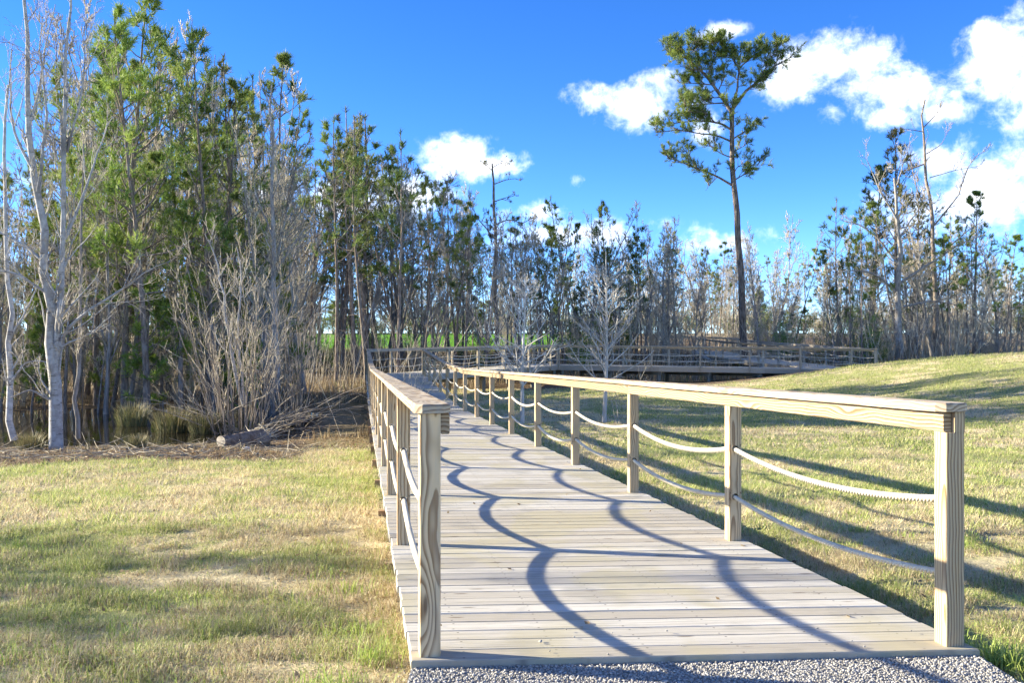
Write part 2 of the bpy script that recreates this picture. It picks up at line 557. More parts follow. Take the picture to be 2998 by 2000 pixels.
M['paletwig'] = bark_mat('pale_twig_bark', (.42, .37, .28), (.58, .52, .42), None, 3.0, 2.0, 0.0, 0.01)
M['saplingbark'] = bark_mat('sapling_bark', (.48, .44, .37), (.66, .62, .55), None, 3.0, 2.0, 0.0, 0.01)
M['cane'] = bark_mat('cane_bark', (.24, .20, .15), (.42, .36, .28), None, 3.0, 2.0, 0.0, 0.01)

def leaf_mat(name, stops, transl=0.3, hue_var=0.03):
    m, t, b, out = new_mat(name)
    a = t.node('ShaderNodeAttribute', attribute_name='tint').outputs['Fac']
    rnd = t.node('ShaderNodeObjectInfo').outputs['Random']
    col = t.ramp(a, stops)
    hv = t.node('ShaderNodeHueSaturation')
    t.put(hv.inputs['Color'], col)
    t.put(hv.inputs['Hue'], t.math('MULTIPLY_ADD', rnd, hue_var, 0.5 - hue_var / 2))
    t.put(hv.inputs['Value'], t.math('MULTIPLY_ADD', t.math('FRACT', t.math('MULTIPLY', rnd, 11.3)), 0.5, 0.75))
    setb(t, b, hv.outputs[0], 0.6, 0.25)
    tr = t.node('ShaderNodeBsdfTranslucent')
    t.put(tr.inputs[0], hv.outputs[0])
    mx = t.node('ShaderNodeMixShader')
    mx.inputs[0].default_value = transl
    t.l.new(b.outputs[0], mx.inputs[1])
    t.l.new(tr.outputs[0], mx.inputs[2])
    t.l.new(mx.outputs[0], out.inputs[0])
    return m
M['needle'] = leaf_mat('pine_needles', [(0, (.16, .11, .05)), (.08, (.065, .105, .03)), (.5, (.155, .215, .05)), (1, (.30, .34, .08))])
M['needle_lone'] = leaf_mat('tall_pine_needles', [(0, (.16, .11, .05)), (.08, (.07, .11, .028)), (.5, (.175, .23, .05)), (1, (.33, .36, .08))])
M['needle_bright'] = leaf_mat('young_pine_needles', [(0, (.22, .14, .06)), (.08, (.10, .15, .03)), (.5, (.21, .28, .05)), (1, (.36, .40, .09))])
M['needle_dull'] = leaf_mat('dull_pine_needles', [(0, (.20, .14, .08)), (.2, (.085, .105, .035)), (.6, (.165, .18, .06)), (1, (.27, .235, .10))])
M['evergreen'] = leaf_mat('evergreen_leaves', [(0, (.03, .055, .018)), (.5, (.075, .12, .03)), (1, (.17, .21, .05))])
M['greenleaf'] = leaf_mat('bright_undergrowth_leaves', [(0, (.08, .13, .02)), (.5, (.17, .26, .04)), (1, (.30, .36, .08))])
M['dryleaf'] = leaf_mat('dry_leaves', [(0, (.16, .10, .05)), (.5, (.30, .21, .11)), (1, (.40, .31, .17))])
M['reed'] = leaf_mat('dry_reeds', [(0, (.16, .10, .05)), (.3, (.30, .22, .12)), (.75, (.46, .36, .21)), (.9, (.22, .25, .08)), (1, (.12, .18, .05))], 0.25, 0.01)
M['sedge'] = leaf_mat('sedge_blades', [(0, (.06, .07, .03)), (.5, (.17, .17, .07)), (1, (.42, .34, .18))], 0.2, 0.01)
M['grass'] = leaf_mat('lawn_blades', [(0, (.16, .11, .06)), (.2, (.42, .325, .185)), (.55, (.70, .60, .385)), (.66, (.47, .48, .175)), (1, (.23, .32, .06))], 0.35, 0.0)

def ground_mat():
    m, t, b, out = new_mat('ground_soil')
    geo = t.node('ShaderNodeNewGeometry').outputs['Position']
    lawn = t.node('ShaderNodeAttribute', attribute_name='lawn').outputs['Fac']
    dry = t.node('ShaderNodeAttribute', attribute_name='dry').outputs['Fac']
    green = t.node('ShaderNodeAttribute', attribute_name='green').outputs['Fac']
    n1 = t.noise(geo, 7.0, 6.0, 0.65)[0]
    n2 = t.noise(geo, 45.0, 4.0, 0.6)[0]
    n3 = t.noise(geo, 1.2, 4.0, 0.6)[0]
    soil = t.mix(n2, (.33, .255, .165), (.50, .40, .27))
    turf = t.mix(t.smooth(t.math('ADD', dry, t.math('MULTIPLY', t.math('SUBTRACT', n1, .5), .9)), .35, .75), (.32, .33, .13), (.55, .47, .28))
    turf = t.mix(t.math('MULTIPLY', t.smooth(n2, .45, .7), .5), turf, (.22, .17, .10))
    lawnc = t.mix(t.smooth(n3, .52, .72), turf, t.mix(.5, turf, soil))
    floor = t.mix(t.smooth(n1, .35, .65), (.10, .07, .045), (.235, .175, .11))
    floor = t.mix(t.math('MULTIPLY', t.smooth(n2, .5, .7), .6), floor, (.30, .235, .15))
    col = t.mix(lawn, floor, lawnc)
    gcol = t.mix(n1, (.09, .25, .02), (.17, .36, .035))
    col = t.mix(green, col, gcol)
    setb(t, b, col, 0.95, 0.05, t.math('ADD', n1, t.math('MULTIPLY', n2, .4)), 0.8, 0.04)
    return m
M['ground'] = ground_mat()

def water_mat():
    m, t, b, out = new_mat('pond_water')
    geo = t.node('ShaderNodeNewGeometry').outputs['Position']
    n = t.noise(geo, 2.5, 3.0, 0.5)[0]
    setb(t, b, (.022, .018, .010), 0.04, 0.5, n, 0.06, 0.02)
    b.inputs['IOR'].default_value = 1.33
    return m
M['water'] = water_mat()

def simple(name, c1, c2, scale=20, rough=.8, bump=.3, bd=.01):
    m, t, b, out = new_mat(name)
    oc = t.node('ShaderNodeTexCoord').outputs['Object']
    n = t.noise(oc, scale, 5.0, .6)[0]
    setb(t, b, t.mix(n, c1, c2), rough, .2, n, bump, bd)
    return m
M['pathbase'] = simple('path_binder', (.16, .16, .155), (.27, .265, .255), 60)

def pebble_mat():
    m, t, b, out = new_mat('path_pebbles')
    a = t.node('ShaderNodeAttribute', attribute_name='tint').outputs['Fac']
    col = t.ramp(a, [(0, (.20, .19, .17)), (.35, (.32, .305, .275)), (.8, (.42, .395, .35)), (1, (.52, .495, .45))])
    setb(t, b, col, .7, .3)
    return m
M['pebble'] = pebble_mat()
M['logend'] = simple('log_cut_face', (.12, .095, .07), (.42, .385, .33), 14)
M['litter'] = simple('white_plastic', (.75, .75, .75), (.85, .85, .86), 5)

# ------------------------------------------------------------------ ground sheet
def axis_coords(lo_fine, hi_fine, step, lo, hi, grow=1.12):
    c = list(np.arange(lo_fine, hi_fine + 1e-6, step))
    s = step
    v = c[-1]
    while v < hi:
        s *= grow
        v += s
        c.append(v)
    s = step
    v = c[0]
    while v > lo:
        s *= grow
        v -= s
        c.insert(0, v)
    return np.array(c)
gxs = axis_coords(-14, 18, 0.22, -1800, 1800)
gys = axis_coords(2, 50, 0.22, -60, 3200)
GX, GY = np.meshgrid(gxs, gys)
GZ = hgt(GX, GY)
nx_, ny_ = len(gxs), len(gys)
idx = np.arange(nx_ * ny_).reshape(ny_, nx_)
quads = np.stack([idx[:-1, :-1], idx[:-1, 1:], idx[1:, 1:], idx[1:, :-1]], -1).reshape(-1, 4)
def dryness(x, y):
    d = fbm(x * .6 + 3.1, y * .42, 71, 3)
    d2 = fbm(x * 2.6, y * 2.2, 77, 4)
    return np.clip((d - .5) * 1.3 + (d2 - .5) * 1.5 + .53 - 0.16 * sstep(2, 8, x), 0, 1)
lawn = lawn_mask(GX, GY)
far_lawn = ((GY > 76) & (GX < 9) & (GX > -60)) * sstep(76, 84, GY) * (1 - sstep(3, 8, GX))
dryv = dryness(GX, GY)
lawn = np.maximum(lawn, sstep(95, 110, GY))
dryv = np.where(GY > 90, 1.0, dryv)
gm = mesh_from('ground', np.stack([GX, GY, GZ], -1), quads=quads, mat=M['ground'], smooth=True,
               attrs={'lawn': lawn, 'dry': dryv, 'green': far_lawn * (1 - sstep(135, 150, GY))})
tag(mobj('ground', gm), kind='structure')

def water_sheet(name, x0, x1, y0, y1, z):
    m = poly_mesh(name, [(x0, y0, z), (x1, y0, z), (x1, y1, z), (x0, y1, z)], [(0, 1, 2, 3)], M['water'])
    o = tag(mobj(name, m), kind='structure')
    return o
water_sheet('pond_water', -45, -6.2, 19, 33, -1.04)
water_sheet('swamp_water', 1.5, 26, 47, 62, -1.13)

# ------------------------------------------------------------------ path of bonded gravel in front of the deck
PX0, PX1, PY1 = -0.42, 2.03, 3.93
bdir = (R0 - L0) / np.linalg.norm(R0 - L0)
def path_far(x):
    return L0[1] - 0.085 + (x - L0[0]) * bdir[1] / bdir[0]
V = []
xs = np.linspace(PX0, PX1, 9)
for x in xs:
    V += [(x, -6, -.03), (x, path_far(x), -.03), (x, -6, -.16), (x, path_far(x), -.16)]
F = []
for i in range(8):
    a = 4 * i; c = a + 4
    F += [(a, c, c + 1, a + 1), (a + 1, c + 1, c + 3, a + 3), (a, a + 2, c + 2, c)]
F += [(0, 1, 3, 2), (32, 34, 35, 33)]
pm = poly_mesh('path', V, F, M['pathbase'])
tag(mobj('path', pm), kind='structure')
# pebbles
ico_v = []
g = (1 + 5 ** .5) / 2
for a, b_ in ((1, g), (-1, g), (1, -g), (-1, -g)):
    ico_v += [(0, a, b_), (a, b_, 0), (b_, 0, a)]
ico_v = np.array(ico_v) / np.linalg.norm(ico_v[0])
ico_f = []
for i in range(12):
    for j in range(i + 1, 12):
        for k in range(j + 1, 12):
            e = [np.linalg.norm(ico_v[i] - ico_v[j]), np.linalg.norm(ico_v[j] - ico_v[k]), np.linalg.norm(ico_v[i] - ico_v[k])]
            if max(e) < 1.06:
                n = np.cross(ico_v[j] - ico_v[i], ico_v[k] - ico_v[i])
                ico_f.append((i, j, k) if np.dot(n, ico_v[i]) > 0 else (i, k, j))
ico_f = np.array(ico_f)
def pebbles(n, x0, x1, y0, y1, rmin, rmax, zc):
    x = rng.uniform(x0, x1, n)
    y = rng.uniform(y0, y1, n)
    keep = (y < path_far(x) - 0.004) | (zc > 0)
    x, y = x[keep], y[keep]
    n = len(x)
    r = rng.uniform(rmin, rmax, n)
    sc = np.stack([r * rng.uniform(.8, 1.4, n), r * rng.uniform(.7, 1.1, n), r * rng.uniform(.55, .9, n)], -1)
    ang = rng.uniform(0, 2 * pi, n)
    v = ico_v[None] * (1 + rng.uniform(-.18, .18, (n, 12, 1))) * sc[:, None]
    ca, sa = np.cos(ang)[:, None], np.sin(ang)[:, None]
    vx = v[..., 0] * ca - v[..., 1] * sa + x[:, None]
    vy = v[..., 0] * sa + v[..., 1] * ca + y[:, None]
    vz = v[..., 2] + zc + rng.uniform(-.003, .004, n)[:, None]
    V = np.stack([vx, vy, vz], -1).reshape(-1, 3)
    T = (ico_f[None] + 12 * np.arange(n)[:, None, None]).reshape(-1, 3)
    return V, T, np.repeat(rng.uniform(0, 1, n), 12)
V, T, tint = pebbles(42000, PX0 + .005, PX1 - .005, 2.9, 4.1, .003, .0070, -.029)
gm = mesh_from('gravel', V, tris=T, mat=M['pebble'], smooth=True, attrs={'tint': tint})
tag(mobj('gravel', gm), 'grey pebbles bonded into the path surface before the boardwalk', 'gravel', kind='stuff')

V, T, tint = pebbles(4200, PX0 - .10, PX1 + .12, 2.9, 4.35, .003, .007, .004)
xx = V.reshape(-1, 12, 3).mean(1)
far_ = xx[:, 1] - path_far(xx[:, 0])
out = (xx[:, 0] < PX0) | (xx[:, 0] > PX1)
keep = ((far_ > -.03) | out) & (rng.uniform(0, 1, len(xx)) < np.where(out, .35, .012))
V = V.reshape(-1, 12, 3)[keep]
for i in range(len(V)):
    if V[i, 0, 0] < PX0 or V[i, 0, 0] > PX1:
        V[i, :, 2] += float(hgt(V[i, 0, 0], V[i, 0, 1])) 
T = (ico_f[None] + 12 * np.arange(len(V))[:, None, None]).reshape(-1, 3)
gm = mesh_from('stray_gravel', V.reshape(-1, 3), tris=T, mat=M['pebble'], smooth=True, attrs={'tint': tint.reshape(-1, 12)[keep].ravel()})
tag(mobj('stray_gravel', gm), 'loose pebbles strewn beside the path edge', 'gravel', kind='stuff')

# ------------------------------------------------------------------ boardwalk
def unit(v):
    v = np.asarray(v, float)
    return v / np.linalg.norm(v)

def clip_half(poly, n, c):
    out = []
    k = len(poly)
    for i in range(k):
        p, q = poly[i], poly[(i + 1) % k]
        dp, dq = float(np.dot(n, p) - c), float(np.dot(n, q) - c)
        if dp <= 0:
            out.append(p)
        if dp * dq < 0:
            out.append(p + (q - p) * (dp / (dp - dq)))
    return out

def prism(poly, zf, thick, ch=0.004, dz=0.0):
    """rings of a board with eased top edges; poly counter-clockwise in world x,y -> V (world), F"""
    poly = np.array(poly)
    n = len(poly)
    c = poly.mean(0)
    ins = []
    for i in range(n):
        p = poly[i]
        e1 = unit(poly[i] - poly[i - 1]); e2 = unit(poly[(i + 1) % n] - poly[i])
        n1 = np.array([-e1[1], e1[0]]); n2 = np.array([-e2[1], e2[0]])
        mm = n1 + n2
        den = max(0.35, 1 + float(np.dot(n1, n2)))
        ins.append(p + mm / den * ch)
    V = []
    for p in poly:
        V.append((p[0], p[1], zf(p[0], p[1]) - thick + dz))
    for p in poly:
        V.append((p[0], p[1], zf(p[0], p[1]) - ch + dz))
    for p in ins:
        V.append((p[0], p[1], zf(p[0], p[1]) + dz))
    F = [tuple(range(n - 1, -1, -1)), tuple(range(2 * n, 3 * n))]
    for r in range(2):
        for i in range(n):
            j = (i + 1) % n
            F.append((r * n + i, r * n + j, (r + 1) * n + j, (r + 1) * n + i))
    return np.array(V), F

def planks(polyf, b, zf, pitch=0.1455, width=0.140, first=0.0):
    b = unit(b)
    nb = np.array([-b[1], b[0]])
    base = polyf(0, 0)
    vals = [float(np.dot(nb, p)) for p in base]
    lo, hi = min(vals) + first, max(vals)
    k = 0
    out = []
    while lo + k * pitch < hi:
        poly = polyf(random.uniform(-.008, .008), random.uniform(-.008, .008))
        a = lo + k * pitch
        poly = clip_half(poly, -nb, -a)
        poly = clip_half(poly, nb, a + width) if len(poly) >= 3 else []
        k += 1
        if len(poly) < 3:
            continue
        ar = 0.5 * sum(poly[i][0] * poly[(i + 1) % len(poly)][1] - poly[(i + 1) % len(poly)][0] * poly[i][1] for i in range(len(poly)))
        if abs(ar) < 0.01:
            continue
        if ar < 0:
            poly = poly[::-1]
        out.append(prism(poly, zf, 0.038, 0.005, random.uniform(-.002, .0015)))
    return out

def place_planks(parent, pl, b):
    ang = atan2(b[1], b[0])
    ca, sa = cos(-ang), sin(-ang)
    for V, F in pl:
        c = V.mean(0)
        L = V - c
        X = L[:, 0] * ca - L[:, 1] * sa
        Y = L[:, 0] * sa + L[:, 1] * ca
        m = poly_mesh('plank', np.stack([X, Y, L[:, 2]], -1), F, M['plank'])
        mobj('plank', m, parent, c, (0, 0, ang))

def join_planks(parent, pl, b, name='decking'):
    ang = atan2(b[1], b[0])
    ca, sa = cos(-ang), sin(-ang)
    Vs, Fs, n = [], [], 0
    c = np.mean([V.mean(0) for V, F in pl], axis=0)
    for V, F in pl:
        L = V - c
        X = L[:, 0] * ca - L[:, 1] * sa
        Y = L[:, 0] * sa + L[:, 1] * ca
        Vs.append(np.stack([X, Y, L[:, 2]], -1))
        Fs += [tuple(i + n for i in f) for f in F]
        n += len(V)
    m = poly_mesh(name, np.concatenate(Vs), Fs, M['plank'])
    o = mobj(name, m, parent, c, (0, 0, ang))
    o['kind'] = 'stuff'
    return o

# --- post with two drilled rope holes; local x along the rail, +y towards the deck
ROPE_H = (0.309, 0.642)
def post_mesh(zbot=0.0, notch=False, w=0.089, top=1.03, holes=True, mat=None, ch=0.004, blind=0):
    h = w / 2
    V, F = [], []
    def add(vs):
        s = len(V)
        V.extend(vs)
        F.append(tuple(range(s, s + len(vs))))
    zt = 0.94 if notch else top
    g = h - ch
    for sy in (-1, 1):
        y = sy * h
        q = [(-g, y, zbot), (g, y, zbot), (g, y, zt), (-g, y, zt)]
        add(q if sy < 0 else q[::-1])
    for sx in (-1, 1):
        for sy in (-1, 1):
            q = [(sx * h, sy * g, zbot), (sx * g, sy * h, zbot), (sx * g, sy * h, zt), (sx * h, sy * g, zt)]
            add(q if sx * sy > 0 else q[::-1])
    r, hb, ns = 0.024, 0.032, 16
    cuts = [zbot]
    if holes:
        for c in ROPE_H:
            cuts += [c - hb, c + hb]
    cuts.append(zt)
    for sx in (-1, 1):
        x = sx * h
        if sx == blind:
            q = [(x, -g, zbot), (x, g, zbot), (x, g, zt), (x, -g, zt)]
            add(q if sx > 0 else q[::-1])
            continue
        for i in range(0, len(cuts), 2):
            q = [(x, -g, cuts[i]), (x, g, cuts[i]), (x, g, cuts[i + 1]), (x, -g, cuts[i + 1])]
            add(q if sx > 0 else q[::-1])
        if holes:
            for c in ROPE_H:
                for k in range(ns):
                    pts = []
                    for kk in (k, k + 1):
                        a = 2 * pi * kk / ns
                        cy, cz = cos(a), sin(a)
                        mx = max(abs(cy) / g, abs(cz) / hb)
                        pts.append(((x, cy * r, c + cz * r), (x, cy / mx, c + cz / mx)))
                    q = [pts[0][0], pts[0][1], pts[1][1], pts[1][0]]
                    add(q if sx > 0 else q[::-1])
                    if sx == (1 if blind <= 0 else -1):
                        a0, a1 = 2 * pi * k / ns, 2 * pi * (k + 1) / ns
                        add([(-h, cos(a0) * r, c + sin(a0) * r), (h, cos(a0) * r, c + sin(a0) * r), (h, cos(a1) * r, c + sin(a1) * r), (-h, cos(a1) * r, c + sin(a1) * r)])
    add([(-h, -h, zbot), (-h, h, zbot), (h, h, zbot), (h, -h, zbot)])
    add([(-h, -h, zt), (h, -h, zt), (h, h, zt), (-h, h, zt)])
    if notch:
        vv, ff = box_vf(-h, h, -h, h - .041, zt - .002, top)
        s = len(V)
        V.extend(vv)
        F.extend(tuple(i + s for i in f) for f in ff)
    return poly_mesh('post', V, F, mat or M['post'])

def rope_mesh(length, sag=0.085, twisted=True, rad=0.0165, mat=None):
    if twisted:
        n = int(length / 0.0105)
        t = np.linspace(0, 1, n)
        x = t * length
        z = -4 * sag * t * (1 - t)
        Vs, Qs, off = [], [], 0
        hr, sr, pitch, ns = 0.0092, 0.0092, 0.085, 6
        # flattened frames: axis in xz-plane
        tx = np.gradient(x); tz = np.gradient(z)
        ln = np.hypot(tx, tz); tx /= ln; tz /= ln
        nxv, nzv = -tz, tx
        for s in range(3):
            ph = 2 * pi * x / pitch + 2 * pi * s / 3
            cx = x + nxv * hr * np.cos(ph)
            cy = hr * np.sin(ph)
            cz = z + nzv * hr * np.cos(ph)
            a = 2 * pi * np.arange(ns) / ns
            ring = np.stack([cx[:, None] + nxv[:, None] * sr * np.cos(a), cy[:, None] + sr * np.sin(a), cz[:, None] + nzv[:, None] * sr * np.cos(a)], -1)
            Vs.append(ring.reshape(-1, 3))
            i = np.arange(n - 1)[:, None] * ns
            k = np.arange(ns)[None]
            q = np.stack([i + k, i + (k + 1) % ns, i + ns + (k + 1) % ns, i + ns + k], -1).reshape(-1, 4) + off
            Qs.append(q)
            off += n * ns
        return mesh_from('rope', np.concatenate(Vs), quads=np.concatenate(Qs), mat=M['rope'], smooth=True)
    n, ns = 11, 6
    t = np.linspace(0, 1, n)
    x = t * length
    z = -4 * sag * t * (1 - t)
    a = 2 * pi * np.arange(ns) / ns
    ring = np.stack([np.repeat(x[:, None], ns, 1), np.repeat(rad * np.cos(a)[None], n, 0), z[:, None] + rad * np.sin(a)[None]], -1)
    i = np.arange(n - 1)[:, None] * ns
    k = np.arange(ns)[None]
    q = np.stack([i + k, i + (k + 1) % ns, i + ns + (k + 1) % ns, i + ns + k], -1).reshape(-1, 4)
    return mesh_from('rope', ring.reshape(-1, 3), quads=q, mat=mat or M['rope'], smooth=True)

ROPE_NEAR = rope_mesh(2.44)
ROPE_FAR = rope_mesh(2.44, 0.07, False)

def board_between(name, parent, p, q, y0, y1, z0, z1, mat, zp, zq, ext0=0.0, ext1=0.0, inward=1, ch=0.005, clip_end=False):
    """a sawn board from p to q (plan), y measured towards the deck, z above the local deck height"""
    p = np.asarray(p, float); q = np.asarray(q, float)
    d = q - p
    L = float(np.linalg.norm(d))
    yaw = atan2(d[1], d[0])
    pitch = -math.atan2(zq - zp, L)
    x0, x1 = -ext0, L + ext1
    if inward < 0:
        y0, y1 = -y1, -y0
    if clip_end:
        cc = 0.032
        poly = [np.array(v) for v in ((x0, y1 - cc), (x0, y0 + cc), (x0 + cc, y0), (x1, y0), (x1, y1), (x0 + cc, y1))]
        V, F = prism(poly, lambda a, b_: z1, z1 - z0, 0.007)
    else:
        V, F = box_vf(x0, x1, y0, y1, z0, z1, ch)
    V = np.array(V, float)
    V[:, 0] -= L / 2
    m = poly_mesh(name, V, F, mat)
    mid = (p + q) / 2
    return mobj(name, m, parent, (mid[0], mid[1], (zp + zq) / 2), (0, pitch, yaw))

def railing(parent, label, pts, zf, inward, near=False, notch=False, zbot=0.0, caps=2, wood=('post', 'rail'), skip_first_cap_ext=False):
    """pts: plan positions of posts along the rail; inward = +1 if the deck lies left of the rail's direction"""
    r = empty('railing', (pts[0][0], pts[0][1], zf(*pts[0])), 0, parent)
    bpy.context.view_layer.update()
    r['label'] = label
    base = np.array([pts[0][0], pts[0][1], zf(*pts[0])])
    def loc(o):
        o.location = tuple(np.array(o.location) - base)
        return o
    pmesh = post_mesh(zbot, notch, mat=M[wood[0]])
    pend = [post_mesh(zbot, notch, mat=M[wood[0]], blind=b) for b in (-1, 1)]
    n = len(pts)
    for i, p in enumerate(pts):
        d = unit(np.asarray(pts[min(i + 1, n - 1)]) - np.asarray(pts[max(i - 1, 0)])) if n > 1 else np.array([1, 0])
        yaw = atan2(d[1], d[0]) + (0 if inward > 0 else pi)
        pm_ = pmesh if 0 < i < n - 1 else pend[0 if (i == 0) == (inward > 0) else 1]
        loc(mobj('post', pm_, r, (p[0], p[1], zf(*p)), (0, 0, yaw + random.uniform(-.012, .012))))
    by0, by1 = ((0.0055, 0.0435) if notch else (0.0465, 0.0845))
    i = 0
    while i < n - 1:
        j = min(i + caps, n - 1)
        if n - 1 - j == 1 and np.linalg.norm(np.asarray(pts[-1]) - np.asarray(pts[-2])) < 1.6:
            j = n - 1
        p, q = np.asarray(pts[i]), np.asarray(pts[j])
        e0 = 0.085 if i == 0 else -0.0015
        e1 = 0.085 if j == n - 1 else -0.0015
        zp, zq = zf(*p), zf(*q)
        loc(board_between('cap_board', r, p, q, -.066, .088, 1.031, 1.069, M['cap'] if near else M[wood[1]], zp, zq, e0, e1, inward, 0.007, clip_end=(near and i == 0)))
        b0 = 0.0445 if i == 0 else -0.0015
        b1 = 0.0445 if j == n - 1 else -0.0015
        loc(board_between('rail_board', r, p, q, by0, by1, .940, 1.0295, M[wood[1]], zp, zq, b0, b1, inward, 0.005))
        i = j
    for i in range(n - 1):
        p, q = np.asarray(pts[i]), np.asarray(pts[i + 1])
        d = q - p
        L = float(np.linalg.norm(d))
        for hgt_ in ROPE_H:
            zp, zq = zf(*p) + hgt_, zf(*q) + hgt_
            loc(mobj('rope', ROPE_NEAR if near else ROPE_FAR, r, (p[0], p[1], zp), (0, -atan2(zq - zp, L), atan2(d[1], d[0])),
                     (math.hypot(L, zq - zp) / 2.44, 1, L / 2.44 * random.uniform(.85, 1.15))))
    return r

def spaced(p, q, step=2.44, stub=0.0):
    p = np.asarray(p, float); q = np.asarray(q, float)
    L = np.linalg.norm(q - p)
    u = (q - p) / L
    out = [p]
    s = stub if stub else step
    while s < L - 0.35:
        out.append(p + u * s)
        s += step
    out.append(q)
    return out

def pile(parent, x, y, ztop, w=0.14):
    zg = float(hgt(x, y)) - 0.3
    if ztop - zg < 0.15:
        return
    V, F = box_vf(-w / 2, w / 2, -w / 2, w / 2, zg - ztop, 0)
    mobj('pile', poly_mesh('pile', V, F, M['pile']), parent, (x, y, ztop), (0, 0, .16))

# --- first run: straight ramp, dips and rises again
Z1Y = [2.0, 4.0, 22.5, 24.0, 25.5, 27.0, 28.5, 39.0, 42.0]
Z1Z = [.043, 0, -.396, -.425, -.437, -.425, -.385, -.05, 0.0]
def zf1(x, y):
    return float(np.interp(y, Z1Y, Z1Z))
bw = tag(empty('boardwalk'), 'wooden ramp boardwalk running from the gravel path to the far corner', 'boardwalk')
ob = 0.085
Lq = C1 + unit(C1 - P0) * ob
Rq = P0 + unit(P0 - C1) * ob
front = 0.09
def poly1(jl, jr):
    return [L0 - bdir * (ob + jl) - U1 * front, R0 + bdir * (ob + jr) - U1 * front, Rq + bdir * jr, Lq - bdir * jl]
pl1 = planks(poly1, bdir, zf1)
place_planks(bw, pl1, bdir)
ptsR = [R0 + U1 * 2.44 * k for k in range(15)] + [P0]
UL = unit(C1 - L0)
ptsL = [L0 + UL * 2.44 * k for k in range(15)] + [C1]
railing(bw, 'right railing of the ramp with twisted ropes', ptsR, zf1, +1, near=True, notch=True)
railing(bw, 'left railing of the ramp with twisted ropes', ptsL, zf1, -1, near=True)
# rim boards and bearers under the ramp
for (a, bb, sgn) in ((L0, C1, 1), (R0, P0, -1)):
    k = 0
    d = unit(bb - a)
    n_ = np.array([d[1], -d[0]]) * sgn
    L = np.linalg.norm(bb - a)
    s = -0.06
    while s < L:
        e = min(s + 4.88, L)
        p, q = a + d * s - n_ * .03, a + d * e - n_ * .03
        board_between('rim_board', bw, p, q, -.019, .019, -.232, -.0405, M['beam'], zf1(*p), zf1(*q), 0, -.002)
        s = e
for k in range(15):
    s = 0.55 + 2.44 * k
    p = L0 + UL * s - bdir * 0.115
    q = R0 + U1 * (s + .1) + bdir * 0.10
    zz = zf1(*((p + q) / 2))
    board_between('bearer', bw, p, q, -.045, .045, -.40, -.235, M['beam'], zz, zz)
    for f in (.12, .88):
        c = p + (q - p) * f
        pile(bw, c[0], c[1], zz - .40)

# --- further runs
def run(name_label, a, ab, b, bb_, za, zb, wood=('farpost', 'farrail'), rails=(True, True), stubs=(0, 0), lab=('', '')):
    """a->b : right side (seen in walking direction), ab->bb_ : left side"""
    u = unit((b + bb_) / 2 - (a + ab) / 2)
    ma, mb = (a + ab) / 2, (b + bb_) / 2
    La = float(np.dot(mb - ma, u))
    def zf(x, y):
        t = float(np.dot(np.array([x, y]) - ma, u)) / La
        return za + (zb - za) * min(1.1, max(-.1, t))
    cross = np.array([u[1], -u[0]])
    A, AB = a + unit(a - ab) * .03, ab + unit(ab - a) * .03
    Bq, BB = b + unit(b - bb_) * .03, bb_ + unit(bb_ - b) * .03
    pl = planks(lambda jl, jr: [AB, A, Bq, BB], cross, zf)
    return zf, pl, cross, u

def make_run(label, a, ab, b, bb_, za, zb, wood=('farpost', 'farrail'), stubs=(0, 0), lab=('near railing', 'rear railing')):
    root = tag(empty('boardwalk', (float(a[0]), float(a[1]), 0.0)), label, 'boardwalk')
    o3 = np.array([a[0], a[1], 0.0])
    zf, pl, cross, u = run(label, a, ab, b, bb_, za, zb)
    def fix(o):
        o.location = tuple(np.array(o.location) - o3)
        return o
    fix(join_planks(root, pl, cross))
    def out_off(p, q, sgn):
        d = unit(q - p)
        return np.array([d[1], -d[0]]) * sgn * .078
    for (p, q, sgn, st, lb) in ((a, b, 1, stubs[0], lab[0]), (ab, bb_, -1, stubs[1], lab[1])):
        of = out_off(p, q, sgn)
        fix(railing(root, lb, spaced(p + of, q + of, 2.5, st), zf, +1 if sgn > 0 else -1, zbot=-.25, wood=wood))
        d = unit(q - p)
        n = max(1, int(round(np.linalg.norm(q - p) / 4.9)))
        for k in range(n):
            s0, s1 = p + (q - p) * k / n + of * .14, p + (q - p) * (k + 1) / n + of * .14
            fix(board_between('rim_board', root, s0, s1, -.019, .019, -.27, -.0405, M[wood[1]], zf(*s0), zf(*s1), 0, -.002))
    n = max(1, int(np.linalg.norm(b - a) / 2.5))
    for k in range(n + 1):
        t = (k + .12) / (n + .24)
        p, q = a + (b - a) * t, ab + (bb_ - ab) * t
        zz = zf(*((p + q) / 2))
        fix(board_between('bearer', root, p, q, -.07, .07, -.46, -.275, M['pile'], zz, zz, -.06, -.06))
        for f in (.06, .94):
            c = p + (q - p) * f
            zg = float(hgt(c[0], c[1])) - .3
            if zz - .46 - zg > .1:
                V, F = box_vf(-.075, .075, -.075, .075, zg - (zz - .46), 0)
                fix(mobj('pile', poly_mesh('pile', V, F, M['pile']), root, (c[0], c[1], zz - .46), (0, 0, .3)))
    return root

make_run('boardwalk run heading away from the ramp corner to the first bend', P0, C1, B2, B2b, -.05, .08, stubs=(1.8, 1.75))
make_run('long boardwalk run on piles crossing behind the two planted saplings', B2, B2b, E3, E3b, .08, -.075)
make_run('boardwalk run behind the grassy mound, sloping up towards the woods', E3, E3b, E4, E4b, -.075, .29)
make_run('boardwalk run among the trees behind the lone tall pine', E4, E4b, E5, E5b, .29, .62)
make_run('farthest boardwalk run with sunlit rail inside the wood', E5, E5b, E6 + np.array([0., 0.]), E6b, .62, 1.15)

# ------------------------------------------------------------------ trees: growth helpers (all vectorised over branches)
def nrm(v):
    return v / np.maximum(1e-9, np.linalg.norm(v, axis=-1, keepdims=True))

